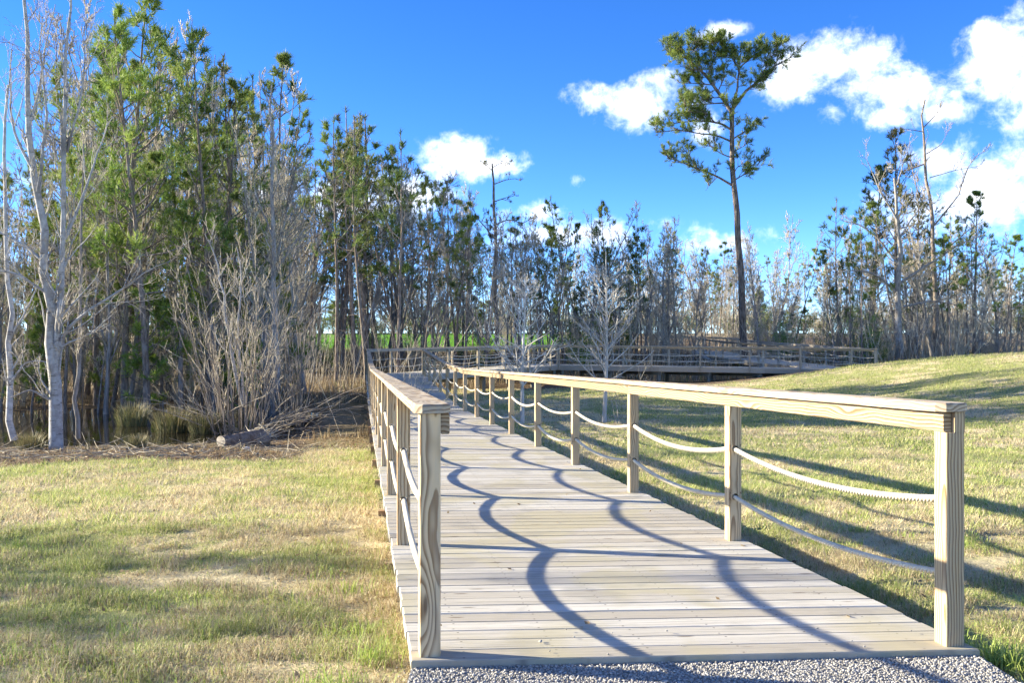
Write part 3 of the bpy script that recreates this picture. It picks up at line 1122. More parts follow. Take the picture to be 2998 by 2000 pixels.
class Acc:
    def __init__(self):
        self.V, self.Q, self.T, self.A, self.n = [], [], [], [], 0

    def tubes(self, P, R, sides=5):
        B, k, _ = P.shape
        if B == 0:
            return
        Tn = nrm(np.gradient(P, axis=1))
        mean = np.abs(Tn.mean(1))
        ref = np.where((mean[:, 2:3] > 0.7), np.array([[1., 0, 0]]), np.array([[0, 0, 1.]]))[:, None, :]
        N1 = nrm(np.cross(Tn, np.broadcast_to(ref, Tn.shape)))
        N2 = np.cross(Tn, N1)
        a = 2 * pi * np.arange(sides) / sides
        ring = P[:, :, None] + R[:, :, None, None] * (np.cos(a)[None, None, :, None] * N1[:, :, None] + np.sin(a)[None, None, :, None] * N2[:, :, None])
        V = ring.reshape(-1, 3)
        b = np.arange(B)[:, None, None] * (k * sides)
        i = np.arange(k - 1)[None, :, None] * sides
        s = np.arange(sides)[None, None]
        s1 = (s + 1) % sides
        q = np.stack([b + i + s, b + i + s1, b + i + sides + s1, b + i + sides + s], -1).reshape(-1, 4) + self.n
        self.V.append(V); self.Q.append(q); self.A.append(np.zeros(len(V)))
        self.n += len(V)

    def tris(self, V3, tint):
        N = len(V3)
        if N == 0:
            return
        self.V.append(V3.reshape(-1, 3))
        self.T.append(np.arange(3 * N).reshape(-1, 3) + self.n)
        self.A.append(np.repeat(tint, 3))
        self.n += 3 * N

    def quads(self, V4, tint):
        N = len(V4)
        if N == 0:
            return
        self.V.append(V4.reshape(-1, 3))
        self.Q.append(np.arange(4 * N).reshape(-1, 4) + self.n)
        self.A.append(np.repeat(tint, 4))
        self.n += 4 * N

    def mesh(self, name, mat, smooth=True):
        V = np.concatenate(self.V) if self.V else np.zeros((0, 3))
        return mesh_from(name, V, np.concatenate(self.Q) if self.Q else None, np.concatenate(self.T) if self.T else None,
                         mat, smooth, {'tint': np.concatenate(self.A) if self.A else np.zeros(0)})

def grow(r, start, d, length, k, wander=0.15, trop=0.0, tropv=(0, 0, 1)):
    B = len(start)
    P = np.zeros((B, k, 3))
    P[:, 0] = start
    d = nrm(d)
    step = (np.asarray(length) / (k - 1))[:, None]
    tv = np.array(tropv)
    for i in range(1, k):
        d = nrm(d + r.normal(0, wander, (B, 3)) + tv * trop)
        P[:, i] = P[:, i - 1] + d * step
    return P

def sample(P, R, idx, t):
    k = P.shape[1]
    f = np.clip(t, 0, .9999) * (k - 1)
    i = f.astype(int)
    w = (f - i)[:, None]
    a, b = P[idx, i], P[idx, i + 1]
    return a * (1 - w) + b * w, nrm(b - a), R[idx, i] * (1 - w[:, 0]) + R[idx, i + 1] * w[:, 0]

def side_dirs(r, tan_, ang, az=None):
    """unit vectors at angle ang from tan_"""
    B = len(tan_)
    ref = np.where(np.abs(tan_[:, 2:3]) > .8, np.array([[1., 0, 0]]), np.array([[0, 0, 1.]]))
    n1 = nrm(np.cross(tan_, ref))
    n2 = np.cross(tan_, n1)
    if az is None:
        az = r.uniform(0, 2 * pi, B)
    return nrm(tan_ * np.cos(ang)[:, None] + (n1 * np.cos(az)[:, None] + n2 * np.sin(az)[:, None]) * np.sin(ang)[:, None])

def taper(r0, r1, k, p=1.0):
    t = np.linspace(0, 1, k)[None] ** p
    return np.asarray(r0)[:, None] * (1 - t) + np.asarray(r1)[:, None] * t

def kids(r, P, R, per, t0, t1, ang0, ang1, len_f, k, wander, trop, rfac=.6, rtip=.004, lens=None):
    B = len(P)
    cnt = r.poisson(per, B) if np.isscalar(per) else per
    idx = np.repeat(np.arange(B), cnt)
    if len(idx) == 0:
        return np.zeros((0, k, 3)), np.zeros((0, k)), idx
    t = r.uniform(t0, t1, len(idx))
    s, tn, rad = sample(P, R, idx, t)
    L = np.linalg.norm(P[:, -1] - P[:, 0], axis=1)[idx]
    ln = (L * len_f if lens is None else lens) * r.uniform(.55, 1.15, len(idx)) * (1.15 - .6 * t)
    d = side_dirs(r, tn, r.uniform(ang0, ang1, len(idx)))
    Pn = grow(r, s, d, ln, k, wander, trop)
    Rn = taper(np.maximum(rad * rfac, rtip), np.full(len(idx), rtip * .7), k)
    return Pn, Rn, idx

def tufts(r, acc, C, D, n=14, length=.2, width=.012, spread=.9, tint=None, droop=0.0):
    """needle bursts at points C along directions D"""
    B = len(C)
    if B == 0:
        return
    if tint is None:
        tint = np.clip(r.normal(.5, .22, B), 0.1, 1)
    d = nrm(D[:, None] * 1.0 + r.normal(0, spread, (B, n, 3)) + np.array([0, 0, .15 - droop]))
    ln = length * r.uniform(.6, 1.15, (B, n, 1))
    base = C[:, None] + D[:, None] * r.uniform(-.6, .25, (B, n, 1)) * length
    side = nrm(np.cross(d, r.normal(0, 1, (B, n, 3)))) * width
    tip = base + d * ln
    tri = np.stack([base - side, base + side, tip], 2).reshape(-1, 3, 3)
    tt = np.clip(np.repeat(tint, n) + r.normal(0, .08, B * n), 0.02, 1)
    acc.tris(tri, tt)

def pine(seed, h=13., cs=.35, spread=2.0, dens=5.0, r0=.13, lean=0.02, needle='needle', nlen=.22, nwid=.011, nper=15, up=.14, per2=5.0, bark='pinebark', stubs=10, flat=False, tuftp=1.0, t2=.3):
    r = np.random.default_rng(seed)
    wood, leaf = Acc(), Acc()
    k = 14
    d0 = nrm(np.array([[r.normal(0, lean), r.normal(0, lean), 1.]]))
    P = grow(r, np.array([[0, 0, -.3]]), d0, np.array([h + .3]), k, .022, .03)
    P[0, :, 2] *= h / P[0, -1, 2]
    R = taper([r0], [.018], k, .85)
    R[0, 0] *= 1.35
    wood.tubes(P, R, 9)
    n1 = int(dens * h * (1 - cs))
    t = np.sort(cs + (1 - cs) * r.uniform(0, .99, n1) ** .9)
    s, tn, rad = sample(P, R, np.zeros(n1, int), t)
    u = (t - cs) / (1 - cs)
    ln = spread * ((1 - u) ** .75 * (.45 + .55 * np.minimum(1, u * 3.5)) + .16) * r.uniform(.55, 1.15, n1)
    if flat:
        ln = spread * (.5 + .5 * u) * r.uniform(.5, 1.1, n1)
    az = np.arange(n1) * 2.4 + r.uniform(0, .9, n1)
    ang = np.radians(84 - 42 * u + r.normal(0, 9, n1))
    d1 = side_dirs(r, tn, ang, az)
    P1 = grow(r, s, d1, ln, 7, .10, up)
    R1 = taper(np.clip(.012 * ln + .008, .008, .05), np.full(n1, .005), 7)
    wood.tubes(P1, R1, 4)
    P2, R2, i2 = kids(r, P1, R1, per2, t2, 1.0, .5, 1.15, .38, 4, .14, .12, .6, .004)
    wood.tubes(P2, R2, 3)
    tint_b = np.clip(r.normal(.5, .18, n1), .12, 1)
    ends = P2[:, -1]; dd = nrm(P2[:, -1] - P2[:, -2])
    tb = tint_b[i2] + .15 * (ends[:, 2] / h - .6)
    keep = r.uniform(0, 1, len(ends)) < tuftp
    tufts(r, leaf, ends[keep], dd[keep], nper, nlen, nwid, .75, np.clip(tb[keep], .1, 1))
    mid = P2[:, -2]
    keep = r.uniform(0, 1, len(mid)) < .55 * tuftp
    tufts(r, leaf, mid[keep], dd[keep], nper - 3, nlen * .9, nwid, .8, np.clip(tb[keep] - .08, .1, 1))
    e1 = P1[:, -1]; d1e = nrm(P1[:, -1] - P1[:, -2])
    tufts(r, leaf, e1, d1e, nper + 3, nlen * 1.1, nwid, .7, np.clip(tint_b + .08, .1, 1))
    tufts(r, leaf, P[:, -1], np.array([[0, 0, 1.]]), nper + 6, nlen * 1.2, nwid, .5)
    if stubs:
        ts = r.uniform(.12, cs, stubs)
        s, tn, rad = sample(P, R, np.zeros(stubs, int), ts)
        Ps = grow(r, s, side_dirs(r, tn, r.uniform(1.1, 1.6, stubs)), r.uniform(.3, 1.5, stubs), 4, .12, -.02)
        wood.tubes(Ps, taper(np.full(stubs, .014), np.full(stubs, .004), 4), 3)
    return wood.mesh('pine_trunk', M[bark]), leaf.mesh('pine_crown', M[needle], False), h

def bare(seed, h=10., cs=.25, spread=2.2, n1=20, per2=6, per3=5, r0=.09, up=.22, ang=(.45, .9), lean=.04, bark='greybark', twig='twig', fork=False, wander=.035, tw=.006, leafy=0.0):
    r = np.random.default_rng(seed)
    wood, tw_ = Acc(), Acc()
    k = 14
    d0 = nrm(np.array([[r.normal(0, lean), r.normal(0, lean), 1.]]))
    P = grow(r, np.array([[0, 0, -.3]]), d0, np.array([h + .3]), k, wander, .04)
    P[0, :, 2] = -.3 + (P[0, :, 2] + .3) * (h + .3) / (P[0, -1, 2] + .3)
    R = taper([r0], [.010], k, .8)
    R[0, 0] *= 1.4
    wood.tubes(P, R, 8)
    t = np.sort(r.uniform(cs, .97, n1))
    s, tn, rad = sample(P, R, np.zeros(n1, int), t)
    u = (t - cs) / (1 - cs)
    ln = spread * (1.0 - .72 * u) * r.uniform(.5, 1.2, n1)
    P1 = grow(r, s, side_dirs(r, tn, r.uniform(ang[0], ang[1], n1), np.arange(n1) * 2.4 + r.uniform(0, 1, n1)), ln, 7, .12, up)
    R1 = taper(np.clip(rad * .55, .010, .06), np.full(n1, tw), 7)
    wood.tubes(P1, R1, 4)
    P2, R2, i2 = kids(r, P1, R1, per2, .15, 1.0, .4, .95, .45, 5, .15, .12, .6, tw)
    tw_.tubes(P2, R2, 3)
    P3, R3, i3 = kids(r, P2, R2, per3, .15, 1.0, .35, .9, .5, 3, .16, .08, .7, tw * .8)
    tw_.tubes(P3, R3, 3)
    if leafy > 0:
        keep = r.uniform(0, 1, len(P3)) < leafy
        tufts(r, tw_, P3[keep][:, -1], nrm(P3[keep][:, -1] - P3[keep][:, -2]), 4, .09, .025, 1.0, np.full(int(keep.sum()), .4))
    return wood.mesh('bare_trunk', M[bark]), tw_.mesh('bare_crown', M[twig]), h

def thicket(seed, n=26, h=3.2, rad=.8, twig='twig', per2=4, per3=3, tw=.006, lean=.28):
    """many thin stems from one root: shrub"""
    r = np.random.default_rng(seed)
    wood, tw_ = Acc(), Acc()
    a = r.uniform(0, 2 * pi, n)
    q = np.sqrt(r.uniform(0, 1, n)) * rad * .35
    s = np.stack([np.cos(a) * q, np.sin(a) * q, np.full(n, -.15)], -1)
    d = nrm(np.stack([np.cos(a) * lean * r.uniform(.1, 1.4, n), np.sin(a) * lean * r.uniform(.1, 1.4, n), np.ones(n)], -1))
    P = grow(r, s, d, h * r.uniform(.45, 1.1, n), 8, .07, .02)
    R = taper(r.uniform(.011, .022, n), np.full(n, tw * .8), 8)
    wood.tubes(P, R, 4)
    P2, R2, i2 = kids(r, P, R, per2, .3, 1.0, .3, .8, .28, 4, .13, .12, .6, tw)
    tw_.tubes(P2, R2, 3)
    P3, R3, i3 = kids(r, P2, R2, per3, .2, 1.0, .3, .9, .5, 3, .15, .08, .7, tw * .8)
    tw_.tubes(P3, R3, 3)
    return wood.mesh('shrub_stems', M[twig]), tw_.mesh('shrub_twigs', M[twig]), h

def leafshrub(seed, h=2.6, rad=1.2, n=900, lw=.05, mat='evergreen', stems=9):
    """evergreen shrub: stems, and leaves held in loose clumps along them"""
    r = np.random.default_rng(seed)
    wood, leaf = Acc(), Acc()
    a = r.uniform(0, 2 * pi, stems)
    d = nrm(np.stack([np.cos(a) * rad / h * r.uniform(.3, 1.1, stems), np.sin(a) * rad / h * r.uniform(.3, 1.1, stems), np.ones(stems)], -1))
    P = grow(r, np.tile([[0, 0, -.15]], (stems, 1)), d, h * r.uniform(.6, 1.05, stems), 8, .09, .02)
    R = taper(r.uniform(.012, .03, stems), np.full(stems, .005), 8)
    wood.tubes(P, R, 4)
    P2, R2, i2 = kids(r, P, R, 9, .2, 1.0, .5, 1.2, .32, 4, .15, .1, .6, .004)
    wood.tubes(P2, R2, 3)
    m = len(P2)
    per = max(4, int(n / max(1, m)))
    idx = np.repeat(np.arange(m), per)
    c, tn, _ = sample(P2, R2, idx, r.uniform(.2, 1., len(idx)))
    c = c + r.normal(0, .06, c.shape)
    d1 = nrm(r.normal(0, 1, c.shape) + tn)
    d2 = nrm(np.cross(d1, r.normal(0, 1, c.shape)))
    L = lw * r.uniform(.7, 1.6, (len(c), 1))
    q = np.stack([c, c + d1 * L + d2 * L * .45, c + d1 * L * 2, c + d1 * L - d2 * L * .45], 1)
    tint = np.clip(np.repeat(r.normal(.5, .2, m), per) + r.normal(0, .12, len(c)), 0, 1)
    leaf.quads(q, tint)
    return wood.mesh('shrub_stems', M['twig']), leaf.mesh('shrub_leaves', M[mat], False), h

def put_tree(meshes, name, label, cat, x, y, height=None, rz=None, group=None, parts=('trunk', 'crown'), sx=None, sink=0.0, tilt=(0, 0)):
    wood, leaf, h = meshes
    s = 1.0 if height is None else height / h
    e = tag(empty(name, (float(x), float(y), float(hgt(x, y)) - sink)), label, cat, group)
    if group and tilt == (0, 0):
        tilt = (random.gauss(0, .045), random.gauss(0, .045))
    e.rotation_euler = (tilt[0], tilt[1], random.uniform(0, 2 * pi) if rz is None else rz)
    sxy = s * (random.uniform(.8, 1.3) if group else 1.0) if sx is None else s * sx * random.uniform(.8, 1.25)
    e.scale = (sxy, sxy, s)
    mobj(parts[0], wood, e)
    if leaf is not None and len(leaf.vertices):
        mobj(parts[1], leaf, e)
    return e

def put_px(meshes, name, label, cat, nx, ntop, Y, **kw):
    """stand a tree at distance Y in line with column nx, tall enough to reach row ntop"""
    X = (nx - 1499) * Y / FPX
    top = CAM_H + (1000 - ntop) * Y / FPX
    return put_tree(meshes, name, label, cat, X, Y, height=max(.5, top - float(hgt(X, Y))), **kw)

# ------------------------------------------------------------------ kinds of tree
PA = [pine(101 + i, 13, .28, 3.0, 4.5, .13, needle='needle_bright', nlen=.28, nwid=.0135, nper=17, up=.15, per2=6.5, tuftp=.95, t2=.4) for i in range(3)]
PB = [pine(121 + i, 12, .40, 2.3, 3.1, .10, needle='needle', nlen=.28, nwid=.017, nper=15, up=.16, per2=7.0, tuftp=.9, t2=.55, lean=.04) for i in range(5)]
PC = [pine(141 + i, 12, .42, 2.1, 3.0, .10, needle='needle_dull', nlen=.22, nwid=.017, nper=11, up=.16, per2=5.0, tuftp=.85, t2=.5, lean=.04) for i in range(3)]
PE = [pine(151 + i, 14, .42, 2.9, 4.6, .18, needle='needle' if i else 'needle_dull', nlen=.28, nwid=.018, nper=15, up=.12, per2=8, tuftp=1, t2=.45) for i in range(2)]
PD = [pine(161 + i, 5, .10, 1.5, 8.0, .06, needle='needle_bright', nlen=.24, nwid=.016, nper=12, up=.14, per2=5.0, stubs=0) for i in range(2)]
BA = [bare(201 + i, 10, .16, 2.5, 28, 7, 6, .075, up=.22, tw=.0075) for i in range(4)]
BB = [bare(221 + i, 10, .30, 1.7, 22, 6, 5, .055, up=.3, bark='greybark', twig='paletwig', wander=.03, tw=.007) for i in range(3)]
BC = [bare(241 + i, 9, .18, 3.0, 30, 8, 7, .12, up=.16, ang=(.6, 1.1), wander=.06, tw=.009) for i in range(2)]
BD = [bare(251 + i, 7, .15, 1.3, 18, 5, 4, .035, up=.3, twig='twig', tw=.007) for i in range(3)]
BF = [bare(261 + i, 10, .16, 3.0, 26, 7, 5.5, .085, up=.27, tw=.0115, lean=.07, wander=.05, twig='twig' if i % 2 else 'paletwig') for i in range(5)]
TH = [thicket(301 + i, tw=.008, per2=6, per3=4) for i in range(3)]
LS = [leafshrub(321 + i, n=2200, lw=.032, mat='greenleaf') for i in range(3)]
LT = [leafshrub(331 + i, 5.0, 1.6, 6500, .036, 'evergreen', 16) for i in range(2)]

CANOPY_X = [0, 200, 260, 360, 450, 520, 600, 700, 760, 820, 870, 920, 960, 1000, 1075, 1160, 1230, 1280, 1350, 1450, 1550, 1640, 1750, 1880, 1960, 2060, 2150, 2280, 2340, 2400, 2450, 2560, 2620, 2720, 2850, 2940, 2990]
CANOPY_T = [480, 380, 100, 0, 60, 150, 140, 160, 165, 230, 330, 420, 390, 370, 340, 390, 500, 530, 540, 600, 640, 590, 600, 615, 650, 640, 640, 620, 690, 720, 600, 480, 390, 420, 560, 650, 760]
def canopy_height(x, y, drop):
    """height that brings a tree at (x, y) to the wood's skyline, less drop (fraction of the way down)"""
    nx = 1499 + x / y * FPX
    t = float(np.interp(nx, CANOPY_X, CANOPY_T))
    t = t + (960 - t) * drop
    return max(2.5, CAM_H + (1000 - t) * y / FPX - float(hgt(x, y)))

# ------------------------------------------------------------------ the lone tall pine (its limbs surveyed one by one)
def hero_from(limbs, seed, Y, sub, needle, base, r_needles, name, label, cat, bark, parts=('trunk', 'crown'), twigmat=None, depth=.35):
    """limbs: list of (pixel polyline, r0, r1, foliage amount, depth drift). Returns the tree object"""
    r = np.random.default_rng(seed)
    X0 = px(base[0], 1000, Y)[0]
    z0 = float(hgt(X0, Y))
    o = np.array([X0, Y, z0])
    wood, leaf = Acc(), Acc()
    for pts, r0, r1, fol, drift in limbs:
        W3 = np.array([px(a, b, Y) for a, b in pts]) - o
        L = np.linalg.norm(np.diff(W3, axis=0), axis=1).sum()
        tt = np.linspace(0, 1, len(W3))
        k = 12
        ts = np.linspace(0, 1, k)
        P = np.stack([np.interp(ts, tt, W3[:, i]) for i in range(3)], -1)
        P[1:-1] = .25 * P[:-2] + .5 * P[1:-1] + .25 * P[2:]
        P[:, 1] += drift * L * ts
        P[1:] += r.normal(0, min(.012 * L / 3, .03), (k - 1, 3)) * np.array([1, 1, .5])
        R = taper([r0], [r1], k, .9)
        P, R = P[None], R
        wood.tubes(P, R, 9 if r0 > .06 else 5)
        sub(r, wood, leaf, P, R, L, fol)
    e = tag(empty(name, tuple(o)), label, cat)
    mobj(parts[0], wood.mesh(name + '_wood', M[bark]), e)
    mobj(parts[1], leaf.mesh(name + '_crown', M[needle], False if twigmat is None else True), e)
    return e

def zp(a, b):
    return (1900 + a / 1.724, 80 + b / 1.724)

def sub_pine(r, wood, leaf, P, R, L, fol):
    if fol <= 0:
        return
    n1 = max(3, int(fol * L * 3.6))
    idx = np.zeros(n1, int)
    t = r.uniform(.28, 1.0, n1) if fol < 2 else r.uniform(.12, 1., n1)
    s, tn, rad = sample(P, R, idx, t)
    d = side_dirs(r, tn, r.uniform(.5, 1.2, n1))
    d[:, 2] = np.abs(d[:, 2]) * .7 + .05
    P1 = grow(r, s, nrm(d), r.uniform(.5, 1.25, n1), 5, .16, .10)
    R1 = taper(np.full(n1, .022), np.full(n1, .008), 5)
    wood.tubes(P1, R1, 4)
    P2, R2, i2 = kids(r, P1, R1, 7, .25, 1.0, .5, 1.2, .5, 4, .18, .14, .6, .006, lens=.42)
    wood.tubes(P2, R2, 3)
    tb = np.clip(r.normal(.58, .22, n1), .1, 1)
    for fr, ln in ((-1, .26), (-2, .22)):
        c = P2[:, fr]
        dd = nrm(P2[:, -1] - P2[:, -2])
        tufts(r, leaf, c, dd, 15, ln, .0105, .9, np.clip(tb[i2] + r.normal(0, .1, len(c)), .08, 1))
    tufts(r, leaf, P1[:, -1], nrm(P1[:, -1] - P1[:, -2]), 18, .28, .0115, .8, tb)

lone = [([(2178, 1075), (2174, 900), (2168, 750), (2152, 560), zp(425, 780), zp(424, 600), zp(418, 420)], .235, .14, 0, 0),
        ([zp(416, 425), zp(350, 320), zp(270, 215), zp(190, 150), zp(110, 115)], .13, .03, 1.9, .05),
        ([zp(420, 415), zp(480, 325), zp(560, 265), zp(640, 190), zp(725, 150)], .12, .02, 1.6, -.06),
        ([zp(423, 400), zp(450, 300), zp(458, 210), zp(470, 120)], .09, .03, 1.2, .1),
        ([zp(456, 215), zp(400, 130), zp(350, 80)], .05, .015, 3.0, -.2),
        ([zp(458, 200), zp(540, 130), zp(600, 95)], .05, .015, 3.0, .2),
        ([zp(560, 262), zp(600, 170), zp(660, 90)], .045, .012, 2.0, -.25),
        ([zp(270, 215), zp(240, 120), zp(250, 60)], .05, .015, 3.3, .25),
        ([zp(190, 150), zp(150, 110), zp(110, 95)], .04, .012, 3.3, -.2),
        ([zp(300, 240), zp(330, 130), zp(310, 70)], .05, .015, 3.3, -.3),
        ([zp(350, 320), zp(380, 250), zp(370, 230)], .04, .012, 2.0, -.3),
        ([zp(330, 290), zp(260, 278), zp(150, 268)], .05, .012, 1.7, .2),
        ([zp(290, 230), zp(220, 215), zp(150, 205)], .04, .012, 1.5, -.25),
        ([zp(400, 380), zp(330, 385), zp(240, 395), zp(165, 410)], .06, .015, 1.9, -.15),
        ([zp(380, 350), zp(300, 350), zp(200, 350)], .04, .012, 1.6, .3),
        ([zp(414, 515), zp(370, 482), zp(280, 465), zp(180, 470), zp(70, 480)], .08, .015, 1.9, .1),
        ([zp(330, 475), zp(280, 430), zp(200, 440)], .04, .012, 1.8, -.3),
        ([zp(414, 575), zp(340, 545), zp(250, 540), zp(150, 525), zp(35, 540)], .07, .012, .9, -.12),
        ([zp(418, 795), zp(350, 750), zp(240, 705), zp(160, 670), zp(100, 650)], .08, .015, 1.2, .12),
        ([zp(240, 705), zp(190, 640), zp(160, 610)], .04, .012, 1.5, -.3),
        ([zp(350, 750), zp(310, 790), zp(290, 820)], .03, .01, 1.0, .2),
        ([zp(430, 772), zp(490, 735), zp(555, 690)], .05, .012, 2.0, -.1),
        ([zp(426, 745), zp(440, 710), zp(470, 690)], .04, .012, 2.0, -.4),
        ([zp(428, 560), zp(470, 530), zp(530, 495)], .05, .012, 1.8, .2),
        ([zp(415, 655), zp(360, 640), zp(295, 590)], .05, .012, 1.8, -.2),
        ([zp(430, 625), zp(465, 605), zp(490, 590)], .04, .012, 1.8, .3),
        ([zp(424, 560), zp(400, 500), zp(380, 390)], .03, .012, 1.6, -.5)]
hero_from(lone, 11, 60.0, sub_pine, 'needle_lone', (2178, 1075), None, 'tall_pine',
          'lone tall pine with flat spreading crown rising behind the far boardwalk', 'pine tree', 'bigpinebark')

# ------------------------------------------------------------------ bare hero trees
def sub_bare(per=5, l1=1.0, tw=.006, t0=.2, up=.16):
    def f(r, wood, leaf, P, R, L, fol):
        n1 = int(max(2, fol * L * per))
        if fol <= 0:
            return
        idx = np.zeros(n1, int)
        t = r.uniform(t0, 1.0, n1)
        s, tn, rad = sample(P, R, idx, t)
        d = side_dirs(r, tn, r.uniform(.35, .95, n1))
        P1 = grow(r, s, d, l1 * r.uniform(.4, 1.2, n1) * (1.15 - .5 * t), 6, .14, up)
        R1 = taper(np.clip(rad * .4, tw * 1.2, .03), np.full(n1, tw), 6)
        wood.tubes(P1, R1, 4)
        P2, R2, i2 = kids(r, P1, R1, 5, .2, 1.0, .35, .9, .5, 4, .16, .1, .6, tw)
        leaf.tubes(P2, R2, 3)
        P3, R3, i3 = kids(r, P2, R2, 3.5, .2, 1.0, .35, .9, .5, 3, .18, .06, .7, tw * .8)
        leaf.tubes(P3, R3, 3)
    return f

birch = [([(165, 1330), (158, 1250), (153, 1120), (152, 1000), (148, 900), (134, 800), (122, 700), (98, 500), (77, 402), (71, 268), (74, 90), (60, -40)], .145, .030, .5, .01),
         ([(160, 1110), (172, 1000), (178, 900), (182, 800), (188, 650), (196, 446), (203, 268), (207, 45), (212, -60)], .08, .02, .55, -.01),
         ([(160, 1060), (190, 975), (215, 955), (300, 890), (380, 850), (450, 800), (520, 770)], .05, .010, .9, -.15),
         ([(172, 1020), (220, 1000), (290, 975), (360, 920)], .028, .008, .8, -.3),
         ([(145, 1170), (95, 1140), (40, 1165)], .03, .01, .6, -.2),
         ([(130, 770), (70, 720), (10, 690), (-60, 660)], .04, .01, 1.0, .2),
         ([(140, 860), (60, 800), (-40, 790)], .035, .01, 1.0, -.25),
         ([(190, 700), (240, 560), (270, 430), (300, 330)], .035, .01, 1.0, .15),
         ([(98, 500), (30, 400), (0, 250), (-10, 120)], .04, .01, 1.0, .2),
         ([(110, 560), (140, 420), (165, 330), (155, 200), (170, 80)], .035, .01, .9, -.2),
         ([(77, 402), (100, 260), (105, 120), (120, -20)], .035, .009, .8, .2),
         ([(196, 446), (240, 300), (262, 180), (255, 80)], .03, .008, .9, -.1),
         ([(203, 268), (170, 170), (165, 60)], .025, .008, .9, .2)]
hero_from(birch, 21, 18.9, sub_bare(4.5, 1.1, .0045, .12), 'paletwig', (162, 1330), None, 'birch_tree',
          'white barked birch with forked trunk at the lawn edge before the pond', 'tree', 'birch', twigmat=1)
grey1 = [([(42, 1290), (30, 1200), (22, 1080), (28, 950), (26, 800), (20, 600), (14, 400), (18, 250)], .08, .025, .6, 0),
         ([(24, 1130), (80, 1060), (140, 1055), (200, 1080)], .03, .008, .9, -.2),
         ([(22, 1000), (70, 900), (110, 780)], .03, .008, .8, .2)]
hero_from(grey1, 22, 20.5, sub_bare(3.0, .8, .0045), 'paletwig', (40, 1290), None, 'grey_tree',
          'crooked grey trunk at the picture edge, left of the birch', 'tree', 'birch', twigmat=1)
grey2 = [([(228, 1285), (222, 1180), (228, 1050), (236, 900), (236, 760), (245, 560), (250, 420)], .055, .015, .8, 0)]
hero_from(grey2, 23, 19.6, sub_bare(3.5, .9, .0045), 'paletwig', (228, 1285), None, 'grey_tree',
          'slim pale trunk standing just right of the birch', 'tree', 'greybark', twigmat=1)
grey3 = [([(808, 1150), (806, 1000), (803, 850), (800, 700), (795, 520), (802, 380), (790, 250)], .11, .025, .9, 0),
         ([(803, 800), (860, 720), (930, 640)], .035, .009, 1.0, -.2), ([(802, 700), (740, 560), (720, 430)], .03, .009, 1.0, .2)]
hero_from(grey3, 24, 30.0, sub_bare(3.5, 1.1, .006), 'twig', (808, 1150), None, 'grey_tree',
          'straight grey trunk beyond the cane clump at the wood edge', 'tree', 'greybark', twigmat=1)
crook = [([(1455, 1010), (1452, 860), (1448, 760), (1452, 690), (1444, 600), (1446, 520), (1442, 478)], .14, .05, 0, 0),
         ([(1446, 660), (1490, 640), (1530, 655), (1550, 640)], .05, .012, .7, .1), ([(1447, 590), (1480, 580), (1505, 575)], .04, .01, .8, -.2),
         ([(1444, 540), (1480, 525), (1510, 520)], .04, .01, .8, .2), ([(1443, 500), (1420, 480), (1415, 475)], .03, .01, 1.0, .2),
         ([(1442, 490), (1465, 478), (1470, 480)], .03, .01, 1.0, -.2), ([(1450, 700), (1400, 640), (1380, 600)], .05, .012, .5, .2)]
def sub_sparse(r, wood, leaf, P, R, L, fol):
    if fol <= 0:
        return
    n1 = max(3, int(fol * L * 3))
    t = r.uniform(.2, 1, n1)
    s, tn, rad = sample(P, R, np.zeros(n1, int), t)
    P1 = grow(r, s, side_dirs(r, tn, r.uniform(.4, 1.1, n1)), r.uniform(.3, .9, n1), 5, .2, .12)
    wood.tubes(P1, taper(np.full(n1, .018), np.full(n1, .008), 5), 4)
    P2, R2, i2 = kids(r, P1, taper(np.full(n1, .018), np.full(n1, .008), 5), 3, .3, 1, .4, 1., .5, 3, .2, .1, .7, .007)
    wood.tubes(P2, R2, 3)
    tufts(r, leaf, P2[:, -1], nrm(P2[:, -1] - P2[:, -2]), 9, .16, .018, .9, np.clip(r.normal(.45, .3, len(P2)), .05, 1))
hero_from(crook, 25, 56.0, sub_sparse, 'needle_dull', (1455, 1010), None, 'pine_tree',
          'thin sparse pine with nearly bare crooked top above the bend', 'pine tree', 'pinebark')
crook2 = [([(2745, 1060), (2735, 950), (2742, 800), (2722, 690), (2735, 610), (2712, 540), (2705, 440), (2700, 350), (2705, 290)], .17, .04, .2, 0),
          ([(2705, 385), (2650, 375), (2600, 378)], .03, .008, .5, .1), ([(2702, 375), (2735, 340), (2750, 320)], .04, .01, .8, -.1),
          ([(2712, 450), (2760, 420), (2775, 390)], .035, .01, .8, .1), ([(2735, 660), (2800, 580), (2830, 480), (2860, 450)], .06, .01, .9, -.1),
          ([(2742, 760), (2830, 680), (2900, 640)], .06, .012, .9, .15), ([(2722, 520), (2790, 500), (2860, 490)], .03, .008, .7, -.15),
          ([(2705, 480), (2650, 500), (2600, 490)], .05, .012, .6, .1), ([(2735, 640), (2690, 560), (2680, 450), (2684, 400)], .04, .01, .6, .2)]
hero_from(crook2, 26, 55.0, sub_bare(2.6, 1.2, .009, .2), 'twig', (2745, 1060), None, 'crooked_tree',
          'tall crooked bare tree with forked top on the right above the mound', 'tree', 'pinebark', twigmat=1)
